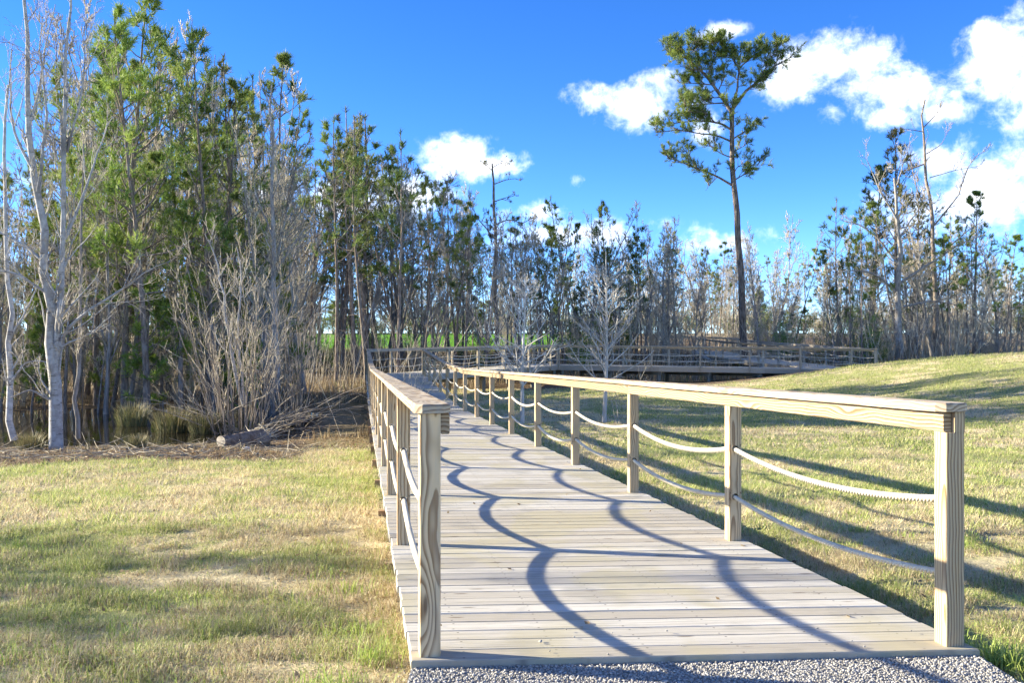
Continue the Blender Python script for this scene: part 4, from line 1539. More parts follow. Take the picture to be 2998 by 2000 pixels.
oak = [([(2632, 1075), (2632, 950), (2628, 850), (2640, 760), (2625, 640), (2620, 520)], .24, .06, .3, 0),
       ([(2628, 860), (2560, 800), (2480, 790), (2420, 810)], .08, .012, 1., -.1), ([(2632, 830), (2720, 770), (2790, 720), (2860, 690)], .09, .012, 1., -.15),
       ([(2635, 780), (2580, 700), (2520, 650), (2470, 640)], .07, .012, 1., .15), ([(2630, 700), (2690, 620), (2740, 570)], .06, .012, 1., .2),
       ([(2625, 640), (2570, 560), (2540, 500), (2520, 470)], .06, .012, 1., -.2), ([(2620, 560), (2650, 480), (2660, 430)], .05, .01, 1., .2),
       ([(2640, 900), (2720, 880), (2800, 900), (2850, 960)], .06, .01, .9, -.3)]
hero_from(oak, 27, 53.0, sub_bare(2.4, 1.5, .009, .15), 'twig', (2632, 1075), None, 'bare_tree',
          'broad bare grey tree with wide limbs standing behind the mound', 'tree', 'greybark', twigmat=1)

# two saplings planted on the lawn inside the bend of the boardwalk
def sapling(seed, h, n1):
    r = np.random.default_rng(seed)
    wood, tw_ = Acc(), Acc()
    P = grow(r, np.array([[0, 0, -.15]]), np.array([[0, 0, 1.]]), np.array([h + .15]), 14, .02, .05)
    R = taper([.08], [.014], 14, .8)
    wood.tubes(P, R, 9)
    t = np.sort(r.uniform(.23, .95, n1))
    s, tn, rad = sample(P, R, np.zeros(n1, int), t)
    u = (t - .23) / .72
    P1 = grow(r, s, side_dirs(r, tn, r.uniform(.75, 1.1, n1), np.arange(n1) * 2.4), 2.3 * (1 - .75 * u) * r.uniform(.6, 1.1, n1), 8, .07, .05)
    R1 = taper(np.clip(rad * .5, .014, .032), np.full(n1, .010), 8)
    wood.tubes(P1, R1, 5)
    P2, R2, i2 = kids(r, P1, R1, 7, .18, 1.0, .45, .95, .36, 5, .1, .08, .75, .0115)
    tw_.tubes(P2, R2, 3)
    P3, R3, i3 = kids(r, P2, R2, 2.6, .25, 1.0, .4, .9, .45, 3, .14, .06, .75, .0085)
    tw_.tubes(P3, R3, 3)
    return wood.mesh('sapling_trunk', M['saplingbark']), tw_.mesh('sapling_twigs', M['saplingbark']), h
put_px(sapling(41, 5, 34), 'sapling', 'smaller pale bare sapling planted on the lawn, nearer the ramp corner', 'sapling', 1530, 800, 27.2, rz=.4)
put_px(sapling(42, 5.6, 40), 'sapling', 'taller pale bare sapling planted on the lawn before the long boardwalk run', 'sapling', 1769, 735, 27.0, rz=1.7)
put_px(thicket(43, 5, 1.8, .3, 'paletwig', 4, 2, .005, .5), 'young_shrub', 'thin spindly bare shrub right beside the taller sapling', 'shrub', 1822, 1040, 26.0, parts=('stems', 'crown'))

# ------------------------------------------------------------------ named trees of the left wood
put_px(PA[0], 'pine_tree', 'tallest bright green pine of the left wood, its top at the picture edge', 'pine tree', 365, -10, 31, rz=.3)
put_px(PA[1], 'pine_tree', 'bushy bright green pine just right of the tallest one', 'pine tree', 432, 72, 30, rz=2.0)
put_px(PA[2], 'pine_tree', 'young green pine with open crown above the cane clump', 'pine tree', 606, 140, 31, rz=1.1)
put_px(PC[0], 'pine_tree', 'brown tinged thin pine with flat top in the left wood', 'pine tree', 722, 165, 35, rz=.7)
put_px(PA[1], 'pine_tree', 'bright green pine partly hidden behind the birch stems', 'pine tree', 285, 190, 34, rz=4.0)
put_px(PB[0], 'pine_tree', 'dark pine low in the crown at the right end of the left wood', 'pine tree', 640, 330, 38)
put_px(BA[0], 'bare_tree', 'tall bare wispy tree at the right shoulder of the left wood', 'tree', 800, 190, 36)
put_px(BC[0], 'bare_tree', 'broad twiggy bare tree sloping down towards the middle gap', 'tree', 890, 370, 40)
put_px(PB[1], 'pine_tree', 'slender pine with tufted top, first of three beside the middle gap', 'pine tree', 985, 375, 50)
put_px(PC[1], 'pine_tree', 'slender pine with brownish top, tallest of three beside the middle gap', 'pine tree', 1075, 342, 50)
put_px(PB[2], 'pine_tree', 'slender pine with dark tufts, third of three beside the middle gap', 'pine tree', 1165, 392, 52)
put_px(PB[3], 'pine_tree', 'dense dark pine behind the ramp corner', 'pine tree', 1272, 528, 58)
put_px(PB[0], 'pine_tree', 'ragged pine right of the dense dark one behind the corner', 'pine tree', 1335, 545, 60)
# right cluster
put_px(PE[0], 'pine_tree', 'olive pine with broad crown and dark top behind the broad bare tree', 'pine tree', 2625, 385, 57, rz=1.0)
put_px(PB[2], 'pine_tree', 'small pine with green tuft at the left end of the right-hand trees', 'pine tree', 2455, 585, 60)
put_px(PE[1], 'pine_tree', 'full green pine at the right end of the mound trees', 'pine tree', 2850, 570, 57)
put_px(PE[1], 'pine_tree', 'green pine left of the broad bare tree above the mound', 'pine tree', 2555, 500, 58, rz=2.2)
put_px(PB[1], 'pine_tree', 'small green pine under the crooked bare tree', 'pine tree', 2775, 660, 56)

# ------------------------------------------------------------------ the woods (look-alikes, each its own tree)
DECK_LINES = [(L0, C1), (R0, P0), (P0, B2), (C1, B2b), (B2, E3), (B2b, E3b), (E3, E4), (E3b, E4b), (E4, E5), (E4b, E5b), (E5, E6), (E5b, E6b)]
def clear_of_deck(x, y, m=1.0):
    p = np.array([x, y])
    for a, b in DECK_LINES:
        d = b - a
        t = np.clip(np.dot(p - a, d) / np.dot(d, d), 0, 1)
        if np.linalg.norm(p - a - d * t) < m:
            return False
    return True
PLACED = []
def scatter(n, region, mind, rs, m=1.3):
    out, tries = [], 0
    while len(out) < n and tries < n * 60:
        tries += 1
        x, y = region(rs)
        if not clear_of_deck(x, y, m):
            continue
        if any((x - a) ** 2 + (y - b) ** 2 < mind * mind for a, b in PLACED[-400:]):
            continue
        PLACED.append((x, y))
        out.append((x, y))
    return out
rs = random.Random(5)
def left_wood(rs):
    while True:
        y = rs.uniform(24, 42)
        x = rs.uniform(-.62 * y - 2, L0[0] + (y - 4) * U1[0] / U1[1] - 3.0)
        e = ((x + 13.0) / 7.5) ** 2 + ((y - 26.0) / 4.5) ** 2
        if y > 33 and rs.random() < .55:
            continue
        if e > 1 and not (x > -8.5 and y < 30):
            return x, y
def back_wood(rs):
    while True:
        y = rs.uniform(54, 80)
        x = rs.uniform(-.58 * y, .30 * y)
        if x < -.30 * y and y < 60:
            continue
        if 54 < y < 60 and x > 5:
            continue
        return x, y
def back_floor(rs):
    while True:
        x, y = back_wood(rs)
        if not (-.215 < x / y < .065) or rs.random() < .22:
            return x, y
def right_wood(rs):
    y = rs.uniform(52, 66)
    return rs.uniform(.335 * y, .56 * y), y
def far_wood(rs):
    y = rs.uniform(118, 165)
    return rs.uniform(-.75 * y, .75 * y), y
def off_left(rs):
    y = rs.uniform(24, 40)
    return rs.uniform(-60, -.64 * y - 2), y

for x, y in scatter(38, left_wood, 1.0, rs):
    put_tree(rs.choice(BA + BA + BB + BC), 'bare_tree', 'slim bare grey tree in the thick of the left wood', 'tree', x, y, canopy_height(x, y, rs.uniform(.12, .6)), group='bare trees of the left wood')
for x, y in scatter(24, left_wood, 1.2, rs):
    put_tree(rs.choice(PA + PA + PB), 'pine_tree', 'green pine standing in the thick of the left wood', 'pine tree', x, y, canopy_height(x, y, rs.uniform(.06, .5)), group='pines of the left wood')
for x, y in scatter(30, left_wood, 1.0, rs):
    put_tree(rs.choice(PD), 'young_pine', 'low young pine on the floor of the left wood', 'pine tree', x, y, rs.uniform(2, 5), group='young pines of the left wood')
for x, y in scatter(60, left_wood, .6, rs):
    put_tree(rs.choice(BD), 'bare_sapling', 'thin bare wild sapling among the trunks of the left wood', 'sapling', x, y, rs.uniform(3, 6.5), group='wild saplings of the left wood')
for x, y in scatter(30, left_wood, .8, rs):
    put_tree(rs.choice(TH), 'bare_shrub', 'bare twiggy shrub on the floor of the left wood', 'shrub', x, y, rs.uniform(1.6, 3.4), group='bare shrubs of the left wood', parts=('stems', 'crown'))
for x, y in scatter(26, left_wood, 1.2, rs):
    put_tree(rs.choice(LS), 'evergreen_shrub', 'leafy green shrub on the floor of the left wood', 'shrub', x, y, rs.uniform(1.4, 3.2), group='leafy shrubs of the left wood', parts=('stems', 'crown'))
for x, y in scatter(112, back_wood, 1.0, rs):
    put_tree(rs.choice(BF), 'bare_tree', 'bare grey tree in the wood behind the far boardwalk', 'tree', x, y, canopy_height(x, y, rs.uniform(-.03, .35)), group='bare trees behind the far boardwalk')
for x, y in scatter(72, back_wood, 1.2, rs):
    put_tree(rs.choice(PB + PB + PC), 'pine_tree', 'green pine in the wood behind the far boardwalk', 'pine tree', x, y, canopy_height(x, y, rs.uniform(-.03, .36)), group='pines behind the far boardwalk')
for x, y in scatter(34, back_floor, 1.0, rs):
    put_tree(rs.choice(PD), 'young_pine', 'low young pine in the wood behind the far boardwalk', 'pine tree', x, y, rs.uniform(2.5, 5.5), group='young pines behind the far boardwalk')
for x, y in scatter(80, back_floor, .7, rs):
    put_tree(rs.choice(BD), 'bare_sapling', 'thin bare wild sapling behind the far boardwalk', 'sapling', x, y, rs.uniform(3.5, 7.5), group='wild saplings behind the far boardwalk')
for x, y in scatter(40, back_floor, 1.0, rs):
    put_tree(rs.choice(LS), 'evergreen_shrub', 'leafy green shrub in the wood behind the far boardwalk', 'shrub', x, y, rs.uniform(1.5, 3.6), group='leafy shrubs behind the far boardwalk', parts=('stems', 'crown'))
for x, y in scatter(50, back_floor, .8, rs):
    put_tree(rs.choice(TH), 'bare_shrub', 'bare twiggy shrub in the wood behind the far boardwalk', 'shrub', x, y, rs.uniform(1.8, 3.6), group='bare shrubs behind the far boardwalk', parts=('stems', 'crown'))
def mid_wood(rs):
    while True:
        y = rs.uniform(84, 112)
        x = rs.uniform(-.62, .62) * y
        if not -.42 * y < x < .08 * y:
            return x, y
for x, y in scatter(80, mid_wood, 1.6, rs):
    put_tree(rs.choice(BF + BF + PB + PC), 'distant_tree', 'tree of the farther wood between the back wood and the tree line', 'tree', x, y, rs.uniform(5, 9.5), group='trees of the farther wood')
def beyond_lawn(rs):
    y = rs.uniform(108, 128)
    return rs.uniform(-.36, .60) * y, y
for x, y in scatter(70, beyond_lawn, 1.5, rs):
    put_tree(rs.choice(PB + PC + BF), 'distant_tree', 'tree directly beyond the bright green lawn', 'tree', x, y, rs.uniform(6, 10), group='trees beyond the green lawn', sx=1.3)
for x, y in scatter(170, beyond_lawn, .8, rs):
    put_tree(rs.choice(PD + LS + TH), 'distant_shrub', 'low shrub directly beyond the bright green lawn', 'shrub', x, y, rs.uniform(2.2, 4.2), group='shrubs beyond the green lawn', sx=1.8, parts=('stems', 'crown'))
for x, y in scatter(34, right_wood, .9, rs):
    put_tree(rs.choice(BF + BC), 'bare_tree', 'bare tree in the copse behind the grassy mound', 'tree', x, y, canopy_height(x, y, rs.uniform(.15, .7)), group='bare trees behind the mound')
for x, y in scatter(18, right_wood, 1.2, rs):
    put_tree(rs.choice(PC + PB), 'pine_tree', 'pine in the copse behind the grassy mound', 'pine tree', x, y, canopy_height(x, y, rs.uniform(.15, .6)), group='pines behind the mound')
for x, y in scatter(7, right_wood, .9, rs):
    put_tree(rs.choice(LS), 'evergreen_shrub', 'leafy shrub in the copse behind the grassy mound', 'shrub', x, y, rs.uniform(1.5, 3.8), group='leafy shrubs behind the mound', parts=('stems', 'crown'))
for x, y in scatter(18, right_wood, .9, rs):
    put_tree(rs.choice(TH), 'bare_shrub', 'bare twiggy shrub in the copse behind the grassy mound', 'shrub', x, y, rs.uniform(1.5, 3.4), group='bare shrubs behind the mound', parts=('stems', 'crown'))
for x, y in scatter(150, far_wood, 2.0, rs):
    put_tree(rs.choice(PB + PC + BF + BF), 'distant_tree', 'distant tree in the tree line beyond the far lawns', 'tree', x, y, rs.uniform(7, 12), group='distant tree line', sx=1.5)
for x, y in scatter(12, off_left, 2.2, rs):
    put_tree(rs.choice(PA + PB + BA), 'pine_tree', 'tree of the left wood continuing beyond the picture edge', 'tree', x, y, rs.uniform(8, 12), group='trees beyond the picture edge')
# two bushy trees off to the left whose shade lies on the near lawn
put_tree(LT[0], 'evergreen_tree', 'bushy evergreen beyond the left picture edge, nearer one', 'tree', -17.5, 8.4, 5.5, sx=1.6, parts=('stems', 'crown'))
put_tree(LT[1], 'evergreen_tree', 'bushy evergreen beyond the left picture edge, farther one', 'tree', -22.5, 9.2, 6.8, sx=1.6, parts=('stems', 'crown'))

# ------------------------------------------------------------------ cane clump, sedges, log, litter
def cane_clump():
    r = np.random.default_rng(61)
    wood, tw_ = Acc(), Acc()
    n = 44
    a = r.uniform(0, 2 * pi, n)
    q = np.sqrt(r.uniform(0, 1, n)) * .55
    s = np.stack([np.cos(a) * q, np.sin(a) * q, np.full(n, -.15)], -1)
    d = nrm(np.stack([np.cos(a) * .22 * r.uniform(.1, 1.6, n) - .03, np.sin(a) * .25 * r.uniform(0, 1.5, n), np.ones(n)], -1))
    P = grow(r, s, d, r.uniform(2.2, 5.6, n), 10, .05, .015)
    R = taper(r.uniform(.012, .026, n), np.full(n, .005), 10)
    wood.tubes(P, R, 5)
    P2, R2, i2 = kids(r, P, R, 5, .35, 1.0, .3, .8, .24, 5, .12, .12, .6, .005)
    tw_.tubes(P2, R2, 3)
    P3, R3, i3 = kids(r, P2, R2, 3, .2, 1.0, .3, .9, .5, 3, .16, .06, .7, .0045)
    tw_.tubes(P3, R3, 3)
    # canes flattened to the right and to the front
    n = 46
    s = np.stack([r.normal(0, .3, n), r.normal(0, .3, n), np.full(n, .1)], -1)
    az = r.uniform(-.9, .5, n) + np.where(r.uniform(0, 1, n) < .25, pi, 0)
    d = nrm(np.stack([np.cos(az), np.sin(az) * .8, r.uniform(.05, .75, n)], -1))
    P = grow(r, s, d, r.uniform(1.2, 3.4, n), 8, .05, -.05)
    P[:, :, 2] = np.maximum(P[:, :, 2], .02 + .04 * r.uniform(0, 1, (n, 1)))
    R = taper(r.uniform(.012, .022, n), np.full(n, .006), 8)
    wood.tubes(P, R, 5)
    P2, R2, i2 = kids(r, P, R, 3, .3, 1.0, .3, .8, .3, 4, .12, .0, .6, .005)
    tw_.tubes(P2, R2, 3)
    return wood.mesh('cane_stems', M['cane']), tw_.mesh('cane_twigs', M['twig']), 5.5
cx, cy = -8.1, 24.2
put_tree(cane_clump(), 'cane_clump', 'large clump of pale bare canes spilling over the bank at the pond', 'shrub', (700 - 1499) * 24.2 / FPX, 24.2, rz=0, parts=('canes', 'crown'))
put_px(thicket(62, 22, 4, .8, 'cane', 5, 3, .005, .3), 'cane_shrub', 'smaller cane shrub leaning right of the big cane clump', 'shrub', 860, 830, 27.0, rz=0, parts=('canes', 'crown'))
grey4 = [([(715, 1190), (690, 1100), (672, 1000), (655, 880), (640, 780), (610, 700)], .06, .015, .8, 0), ([(720, 1190), (700, 1050), (690, 960), (700, 850), (690, 720)], .05, .012, .8, .05)]
hero_from(grey4, 28, 24.6, sub_bare(3.5, .9, .005), 'paletwig', (715, 1190), None, 'grey_tree',
          'pair of pale leaning stems rising out of the cane clump', 'tree', 'birch', twigmat=1)

def blades(r, C, h, w, lean, tint, acc, k=2):
    n = len(C)
    a = r.uniform(0, 2 * pi, n)
    d = np.stack([np.cos(a), np.sin(a), np.zeros(n)], -1)
    sd = np.stack([-np.sin(a), np.cos(a), np.zeros(n)], -1) * w[:, None]
    up = np.array([0, 0, 1.])
    m = C + up * (h * .6)[:, None] + d * (h * lean * .35)[:, None]
    tip = C + up * (h * (1 - .35 * np.abs(lean)))[:, None] + d * (h * lean)[:, None]
    acc.quads(np.stack([C - sd, C + sd, m + sd * .7, m - sd * .7], 1), tint)
    acc.tris(np.stack([m - sd * .7, m + sd * .7, tip], 1), tint)

def sedge(seed, n=420, h=.8, rad=.3):
    r = np.random.default_rng(seed)
    acc = Acc()
    a = r.uniform(0, 2 * pi, n)
    q = np.sqrt(r.uniform(0, 1, n)) * rad
    C = np.stack([np.cos(a) * q, np.sin(a) * q, np.full(n, -.1)], -1)
    hh = h * r.uniform(.55, 1.15, n)
    ang = a + r.normal(0, .5, n)
    d = np.stack([np.cos(ang), np.sin(ang), np.zeros(n)], -1)
    lean = r.uniform(.05, .55, n) * (.3 + q / rad)
    sd = np.stack([-np.sin(ang), np.cos(ang), np.zeros(n)], -1) * .007
    up = np.array([0, 0, 1.])
    m = C + up * (hh * .65)[:, None] + d * (hh * lean * .4)[:, None]
    tip = C + up * (hh * (1 - .3 * lean))[:, None] + d * (hh * lean)[:, None]
    t = np.clip(r.normal(.45, .25, n), 0, 1)
    acc.quads(np.stack([C - sd, C + sd, m + sd * .8, m - sd * .8], 1), t)
    acc.tris(np.stack([m - sd * .8, m + sd * .8, tip], 1), np.clip(t + .25, 0, 1))
    return acc.mesh('sedge', M['sedge'], False)
for nx, ny, Y, s, lab in ((388, 1195, 26.5, 1.0, 'straw coloured sedge tussock on the far pond edge'), (505, 1225, 24.6, 1.05, 'dark green sedge tussock standing in the pond water'),
                          (600, 1225, 24.2, .9, 'dark sedge tussock tucked against the cane clump'), (90, 1320, 19.0, .55, 'small bluish sedge tuft in front of the crooked grey trunk'),
                          (400, 1320, 19.4, .45, 'small sedge tuft on the near pond bank')):
    X = (nx - 1499) * Y / FPX
    o = mobj('sedge_tussock', sedge(int(nx)), None, (X, Y, max(float(hgt(X, Y)), -1.05)), (0, 0, random.uniform(0, 6)), (s * 1.25, s * 1.25, s))
    tag(o, lab, 'sedge')

def log_thing():
    r = np.random.default_rng(71)
    X, Y = (655 - 1499) * 19.5 / FPX, 19.3
    e = tag(empty('log', (X, Y, float(hgt(X, Y)) + .10), radians(52)), 'short rotting log with pale cut end lying at the lawn edge', 'log')
    n, k = 20, 14
    x = np.linspace(0, 1.1, k)
    V, a = [], 2 * pi * np.arange(n) / n
    for i, xx in enumerate(x):
        rr = .15 * (1 + .12 * np.sin(3 * a + xx * 4) + r.normal(0, .05, n)) * (1 + .35 * (xx / 1.1) ** 2)
        for j in range(n):
            V.append((xx, rr[j] * cos(a[j]), rr[j] * sin(a[j])))
    Q = [(i * n + j, i * n + (j + 1) % n, (i + 1) * n + (j + 1) % n, (i + 1) * n + j) for i in range(k - 1) for j in range(n)]
    mobj('bark', mesh_from('log_bark', V, quads=Q, mat=M['pinebark'], smooth=True), e)
    cap = [(0.004, v[1] * .97, v[2] * .97) for v in V[:n]] + [(-.003, 0, 0)]
    F = [(n, (j + 1) % n, j) for j in range(n)]
    mobj('cut_face', poly_mesh('log_cut_face', cap, F, M['logend']), e)
    # torn root end
    acc = Acc()
    m = 90
    s = np.stack([r.uniform(.75, 1.15, m), r.normal(0, .12, m), r.normal(.02, .12, m)], -1)
    d = nrm(np.stack([r.uniform(.1, 1, m), r.normal(0, .8, m), r.normal(.1, .6, m)], -1))
    P = grow(r, s, d, r.uniform(.15, .55, m), 5, .25, -.05)
    acc.tubes(P, taper(r.uniform(.006, .02, m), np.full(m, .003), 5), 4)
    mobj('root_mass', acc.mesh('log_roots', M['twig']), e)
log_thing()
lv = (ico_v * np.array([.09, .06, .03])) + rng.normal(0, .006, (12, 3))
X, Y = (722 - 1499) * 17.6 / FPX, 17.6
tag(mobj('litter', mesh_from('litter', lv, tris=ico_f, mat=M['litter']), None, (X, Y, float(hgt(X, Y)) + .03)), 'small crumpled white scrap on the ground before the log', 'litter')
# fallen dead trunk seen through the far rails
fall = [([(2030, 1028), (2070, 1052), (2095, 1060), (2140, 1075)], .16, .10, 0, .1)]
hero_from(fall, 29, 62.0, lambda *a: None, 'twig', (2030, 1028), None, 'fallen_trunk', 'pale fallen trunk leaning behind the long boardwalk run', 'log', 'birch', parts=('trunk', 'stub'), twigmat=1)

# ------------------------------------------------------------------ grass, undergrowth (nobody could count these)
def deck_cover(x, y):
    """True under the ramp deck or on the path"""
    t = (y - L0[1]) * U1[0] / U1[1]
    on = (x > L0[0] - .07 + t) & (x < R0[0] + .08 + t) & (y > 3.85) & (y < 39.4)
    return on | ((x > PX0 - .01) & (x < PX1 + .01) & (y < 4.05))

def lawn_blades(n, y0, y1, hmin, hmax, w, seed, fr=.60, pw=1.0, green_bias=0.0):
    r = np.random.default_rng(seed)
    y = (y0 ** pw + (y1 ** pw - y0 ** pw) * r.uniform(0, 1, n)) ** (1 / pw)
    x = r.uniform(-fr, fr, n) * y
    m = (lawn_mask(x, y) > r.uniform(.25, .75, n)) & ~deck_cover(x, y)
    bare_ = fbm(x * .9, y * .9, 91, 4)
    bare2 = fbm(x * 3.1, y * 3.1, 95, 3)
    thr = .315 + .12 * sstep(1.5, 3.5, x) * (1 - sstep(12, 20, y))
    m &= (bare_ * .65 + bare2 * .35 + r.normal(0, .04, n)) > thr
    x, y = x[m], y[m]
    n = len(x)
    dr = dryness(x, y)
    isdry = r.uniform(0, 1, n) < np.clip(dr * 1.05 + .06 - green_bias, .08, .95)
    clump = fbm(x * 5, y * 5, 55, 2)
    tint = np.where(isdry, np.clip(r.normal(.40, .19, n), 0, .58), np.clip(r.normal(.76, .13, n), .62, 1))
    h = r.uniform(hmin, hmax, n) * (.35 + 1.9 * clump ** 1.8) * np.where(isdry, .85, 1.15)
    C = np.stack([x, y, hgt(x, y) - .006], -1)
    acc = Acc()
    far = y0 > 8
    lean = r.uniform(.2, 1.5, n)
    if far:
        a = r.uniform(0, 2 * pi, n)
        d = np.stack([np.cos(a), np.sin(a), np.zeros(n)], -1)
        ww = (w * r.uniform(.7, 1.3, n))[:, None]
        sd = np.stack([-np.sin(a), np.cos(a), np.zeros(n)], -1) * ww
        tip = C + np.array([0, 0, 1.]) * h[:, None] + d * (h * lean)[:, None]
        acc.tris(np.stack([C - sd, C + sd, tip], 1), tint)
    else:
        blades(r, C, h, w * r.uniform(.7, 1.3, n), lean, tint, acc)
    return acc
for i, (n, y0, y1, h0, h1, w, seed, pw, fr) in enumerate([(210000, 2.9, 8.5, .026, .08, .0023, 401, 1.6, .66), (190000, 8.5, 17.5, .035, .085, .005, 402, 1.7, .62), (190000, 17.5, 47, .04, .09, .011, 403, 1.5, .58)]):
    acc = lawn_blades(n, y0, y1, h0, h1, w, seed, fr, pw)
    o = mobj('grass', acc.mesh('grass', M['grass'], False))
    tag(o, ['short patchy straw and green lawn nearest the deck', 'patchy lawn in the middle distance beside the ramp', 'short lawn on the mound and inside the boardwalk bend'][i], 'grass', kind='stuff')

# tall green tufts beside the end post
def tuft_patch(cx_, cy_, n, rad, h, seed):
    r = np.random.default_rng(seed)
    acc = Acc()
    x = cx_ + r.normal(0, rad, n)
    y = cy_ + r.normal(0, rad, n)
    ok = ~deck_cover(x, y)
    x, y = x[ok], y[ok]
    n = len(x)
    C = np.stack([x, y, hgt(x, y) - .01], -1)
    blades(r, C, h * r.uniform(.5, 1.2, n), np.full(n, .0028), r.uniform(.2, 1.0, n), np.clip(r.normal(.92, .06, n), .7, 1), acc)
    return acc
wr = random.Random(17)
WEEDS = []
for i in range(90):
    yy_ = wr.uniform(3.6, 13)
    xx_ = wr.uniform(-.6, .6) * yy_
    WEEDS.append((xx_, yy_, wr.randint(18, 60), wr.uniform(.03, .12), wr.uniform(.07, .13)))
acc = Acc()
for i, (a, b, n, rad, h) in enumerate([(2.18, 4.15, 260, .07, .17), (2.12, 4.55, 180, .09, .14), (2.3, 4.0, 120, .10, .12), (-.62, 4.25, 110, .06, .14), (-.75, 3.75, 130, .09, .13), (-.85, 4.9, 140, .10, .10), (1.95, 5.2, 150, .08, .12), (-1.3, 3.55, 90, .08, .13)] + WEEDS):
    t_ = tuft_patch(a, b, n, rad, h, 500 + i)
    for v, q, t3, aa in [(t_.V, t_.Q, t_.T, t_.A)]:
        off = acc.n
        acc.V += v; acc.Q += [k + off for k in q]; acc.T += [k + off for k in t3]; acc.A += aa
        acc.n += t_.n
tag(mobj('tall_grass', acc.mesh('tall_grass', M['grass'], False)), 'longer bright green grass tufts along the deck edge', 'grass', kind='stuff')

def behind_deck(x, y):
    """False on the open ground in front of the far boardwalk runs"""
    return ~((x > -3.5) & (y > 38) & (y < np.interp(x, [-3.7, 1.2, 15.5, 18.5, 60], [40.5, 53.2, 50.6, 49.5, 49.5])))

def reeds(n, region, h0, h1, w, seed, mat='reed', tmean=.5):
    r = np.random.default_rng(seed)
    x, y = region(r, n)
    clump = fbm(x * .8, y * .8, 123, 3)
    m = (lawn_mask(x, y) < .4) & (clump > .38) & (hgt(x, y) > np.where(x < -4, -1.01, -1.10)) & ~deck_cover(x, y) & behind_deck(x, y)
    x, y, clump = x[m], y[m], clump[m]
    n = len(x)
    acc = Acc()
    C = np.stack([x, y, hgt(x, y) - .02], -1)
    h = r.uniform(h0, h1, n) * (.35 + 1.3 * (clump - .3)) * np.where((y > 50) & (x / y > -.215) & (x / y < .065), .5, 1.0)
    t = np.clip(r.normal(tmean, .2, n) + (fbm(x * .3, y * .3, 7, 2) - .5) * .5, 0, 1)
    blades(r, C, h, w * r.uniform(.6, 1.3, n), r.uniform(.05, .8, n), t, acc)
    return acc
def reg_leftbank(r, n):
    y = r.uniform(14, 24, n)
    return r.uniform(-.62, 0, n) * y - 1.0, y
def reg_leftwood(r, n):
    y = r.uniform(22, 56, n)
    return r.uniform(-.62, -.05, n) * y, y
def reg_back(r, n):
    y = r.uniform(45, 82, n)
    return r.uniform(-.30, .60, n) * y, y
for n, reg, h0, h1, w, seed, lab in ((30000, reg_leftbank, .04, .17, .005, 601, 'dead grass and litter on the near pond bank'),
                                     (22000, reg_leftwood, .2, .7, .009, 602, 'tall dry grass on the floor of the left wood'),
                                     (46000, reg_back, .35, 1.1, .016, 603, 'tall dry grass below and behind the far boardwalk')):
    acc = reeds(n, reg, h0, h1, w, seed)
    tag(mobj('dry_grass', acc.mesh('dry_grass', M['reed'], False)), lab, 'dry grass', kind='stuff')

def brush(n, region, h0, h1, seed, rad=.007, mat='twig'):
    """countless thin bare stems and sticks of the wood floor"""
    r = np.random.default_rng(seed)
    x, y = region(r, n)
    m = (lawn_mask(x, y) < .3) & (hgt(x, y) > np.where(x < -4, -1.0, -1.10)) & behind_deck(x, y) & ~((y > 50) & (x / y > -.215) & (x / y < .065) & (r.uniform(0, 1, n) < .75)) & (fbm(x * .35, y * .35, 222, 3) > .36)
    x, y = x[m], y[m]
    n = len(x)
    ok = np.array([clear_of_deck(a, b, .5) for a, b in zip(x, y)])
    x, y = x[ok], y[ok]
    n = len(x)
    s = np.stack([x, y, hgt(x, y) - .05], -1)
    d = nrm(np.stack([r.normal(0, .25, n), r.normal(0, .25, n), np.ones(n)], -1))
    P = grow(r, s, d, r.uniform(h0, h1, n), 6, .09, .02)
    R = taper(np.full(n, rad * 1.4), np.full(n, rad * .6), 6)
    acc = Acc()
    acc.tubes(P, R, 3)
    P2, R2, i2 = kids(r, P, R, 3, .3, 1.0, .3, .9, .3, 3, .15, .08, .7, rad * .6)
    acc.tubes(P2, R2, 3)
    return acc
for n, reg, h0, h1, seed, rad, lab in ((950, reg_leftwood, .8, 3.6, 701, .006, 'thicket of thin bare stems filling the left wood'), (2000, reg_back, 1.0, 4.2, 702, .009, 'thicket of thin bare stems filling the back wood')):
    tag(mobj('undergrowth', brush(n, reg, h0, h1, seed, rad).mesh('undergrowth', M['twig'])), lab, 'undergrowth', kind='stuff')
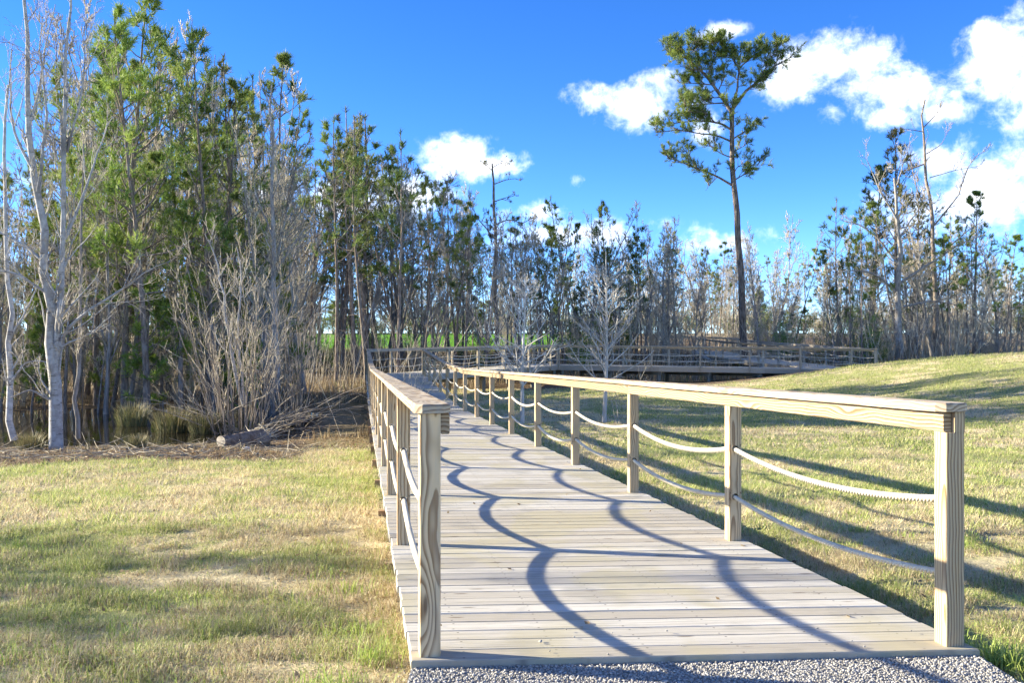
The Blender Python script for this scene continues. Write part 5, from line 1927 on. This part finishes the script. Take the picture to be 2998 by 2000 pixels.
# sticks lying on the bank
r = np.random.default_rng(801)
n = 420
y = r.uniform(15.5, 21, n); x = r.uniform(-.6, -.22, n) * y
m = lawn_mask(x, y) < .4
x, y = x[m], y[m]; n = len(x)
a = r.uniform(0, 2 * pi, n)
P = grow(r, np.stack([x, y, hgt(x, y) + .02], -1), np.stack([np.cos(a), np.sin(a), r.uniform(-.05, .15, n)], -1), r.uniform(.2, 1.0, n), 5, .1, 0)
acc = Acc()
acc.tubes(P, taper(r.uniform(.004, .011, n), np.full(n, .003), 5), 4)
tag(mobj('fallen_sticks', acc.mesh('fallen_sticks', M['twig'])), 'fallen sticks scattered over the bank before the pond', 'sticks', kind='stuff')

# fallen leaves on the lawn and a few on the deck
r = np.random.default_rng(811)
n = 1500
y = 3.4 + 14 * r.uniform(0, 1, n) ** 1.3
x = r.uniform(-.6, .6, n) * y
ondeck = deck_cover(x, y)
keep = ((lawn_mask(x, y) > .5) & ~ondeck) | (ondeck & (y > 4.3) & (r.uniform(0, 1, n) < .10))
x, y, ondeck = x[keep], y[keep], ondeck[keep]
n = len(x)
z = np.where(ondeck, np.interp(y, Z1Y, Z1Z) + .004, hgt(x, y) + .02)
a = r.uniform(0, 2 * pi, n)
L = r.uniform(.012, .03, n)[:, None]
d1 = np.stack([np.cos(a), np.sin(a), r.normal(0, .25, n)], -1) * L
d2 = np.stack([-np.sin(a), np.cos(a), r.normal(0, .3, n)], -1) * L * .55
C = np.stack([x, y, z], -1)
# deeper litter on the bank under the trees
m_ = 9000
y2 = r.uniform(13, 24, m_); x2 = r.uniform(-.6, -.10, m_) * y2
k2 = (lawn_mask(x2, y2) < .6) & (hgt(x2, y2) > -1.02) & ~deck_cover(x2, y2)
x2, y2 = x2[k2], y2[k2]
a2 = r.uniform(0, 2 * pi, len(x2))
L2 = r.uniform(.02, .055, len(x2))[:, None]
C2 = np.stack([x2, y2, hgt(x2, y2) + .015], -1)
d1 = np.concatenate([d1, np.stack([np.cos(a2), np.sin(a2), r.normal(0, .3, len(x2))], -1) * L2])
d2 = np.concatenate([d2, np.stack([-np.sin(a2), np.cos(a2), r.normal(0, .3, len(x2))], -1) * L2 * .5])
C = np.concatenate([C, C2])
n = len(C)
acc = Acc()
acc.quads(np.stack([C - d1, C + d2, C + d1 + np.array([0, 0, .006]), C - d2], 1), r.uniform(0, 1, n))
tag(mobj('fallen_leaves', acc.mesh('fallen_leaves', M['dryleaf'], False)), 'dry brown leaves scattered over lawn, deck and bank', 'leaves', kind='stuff')
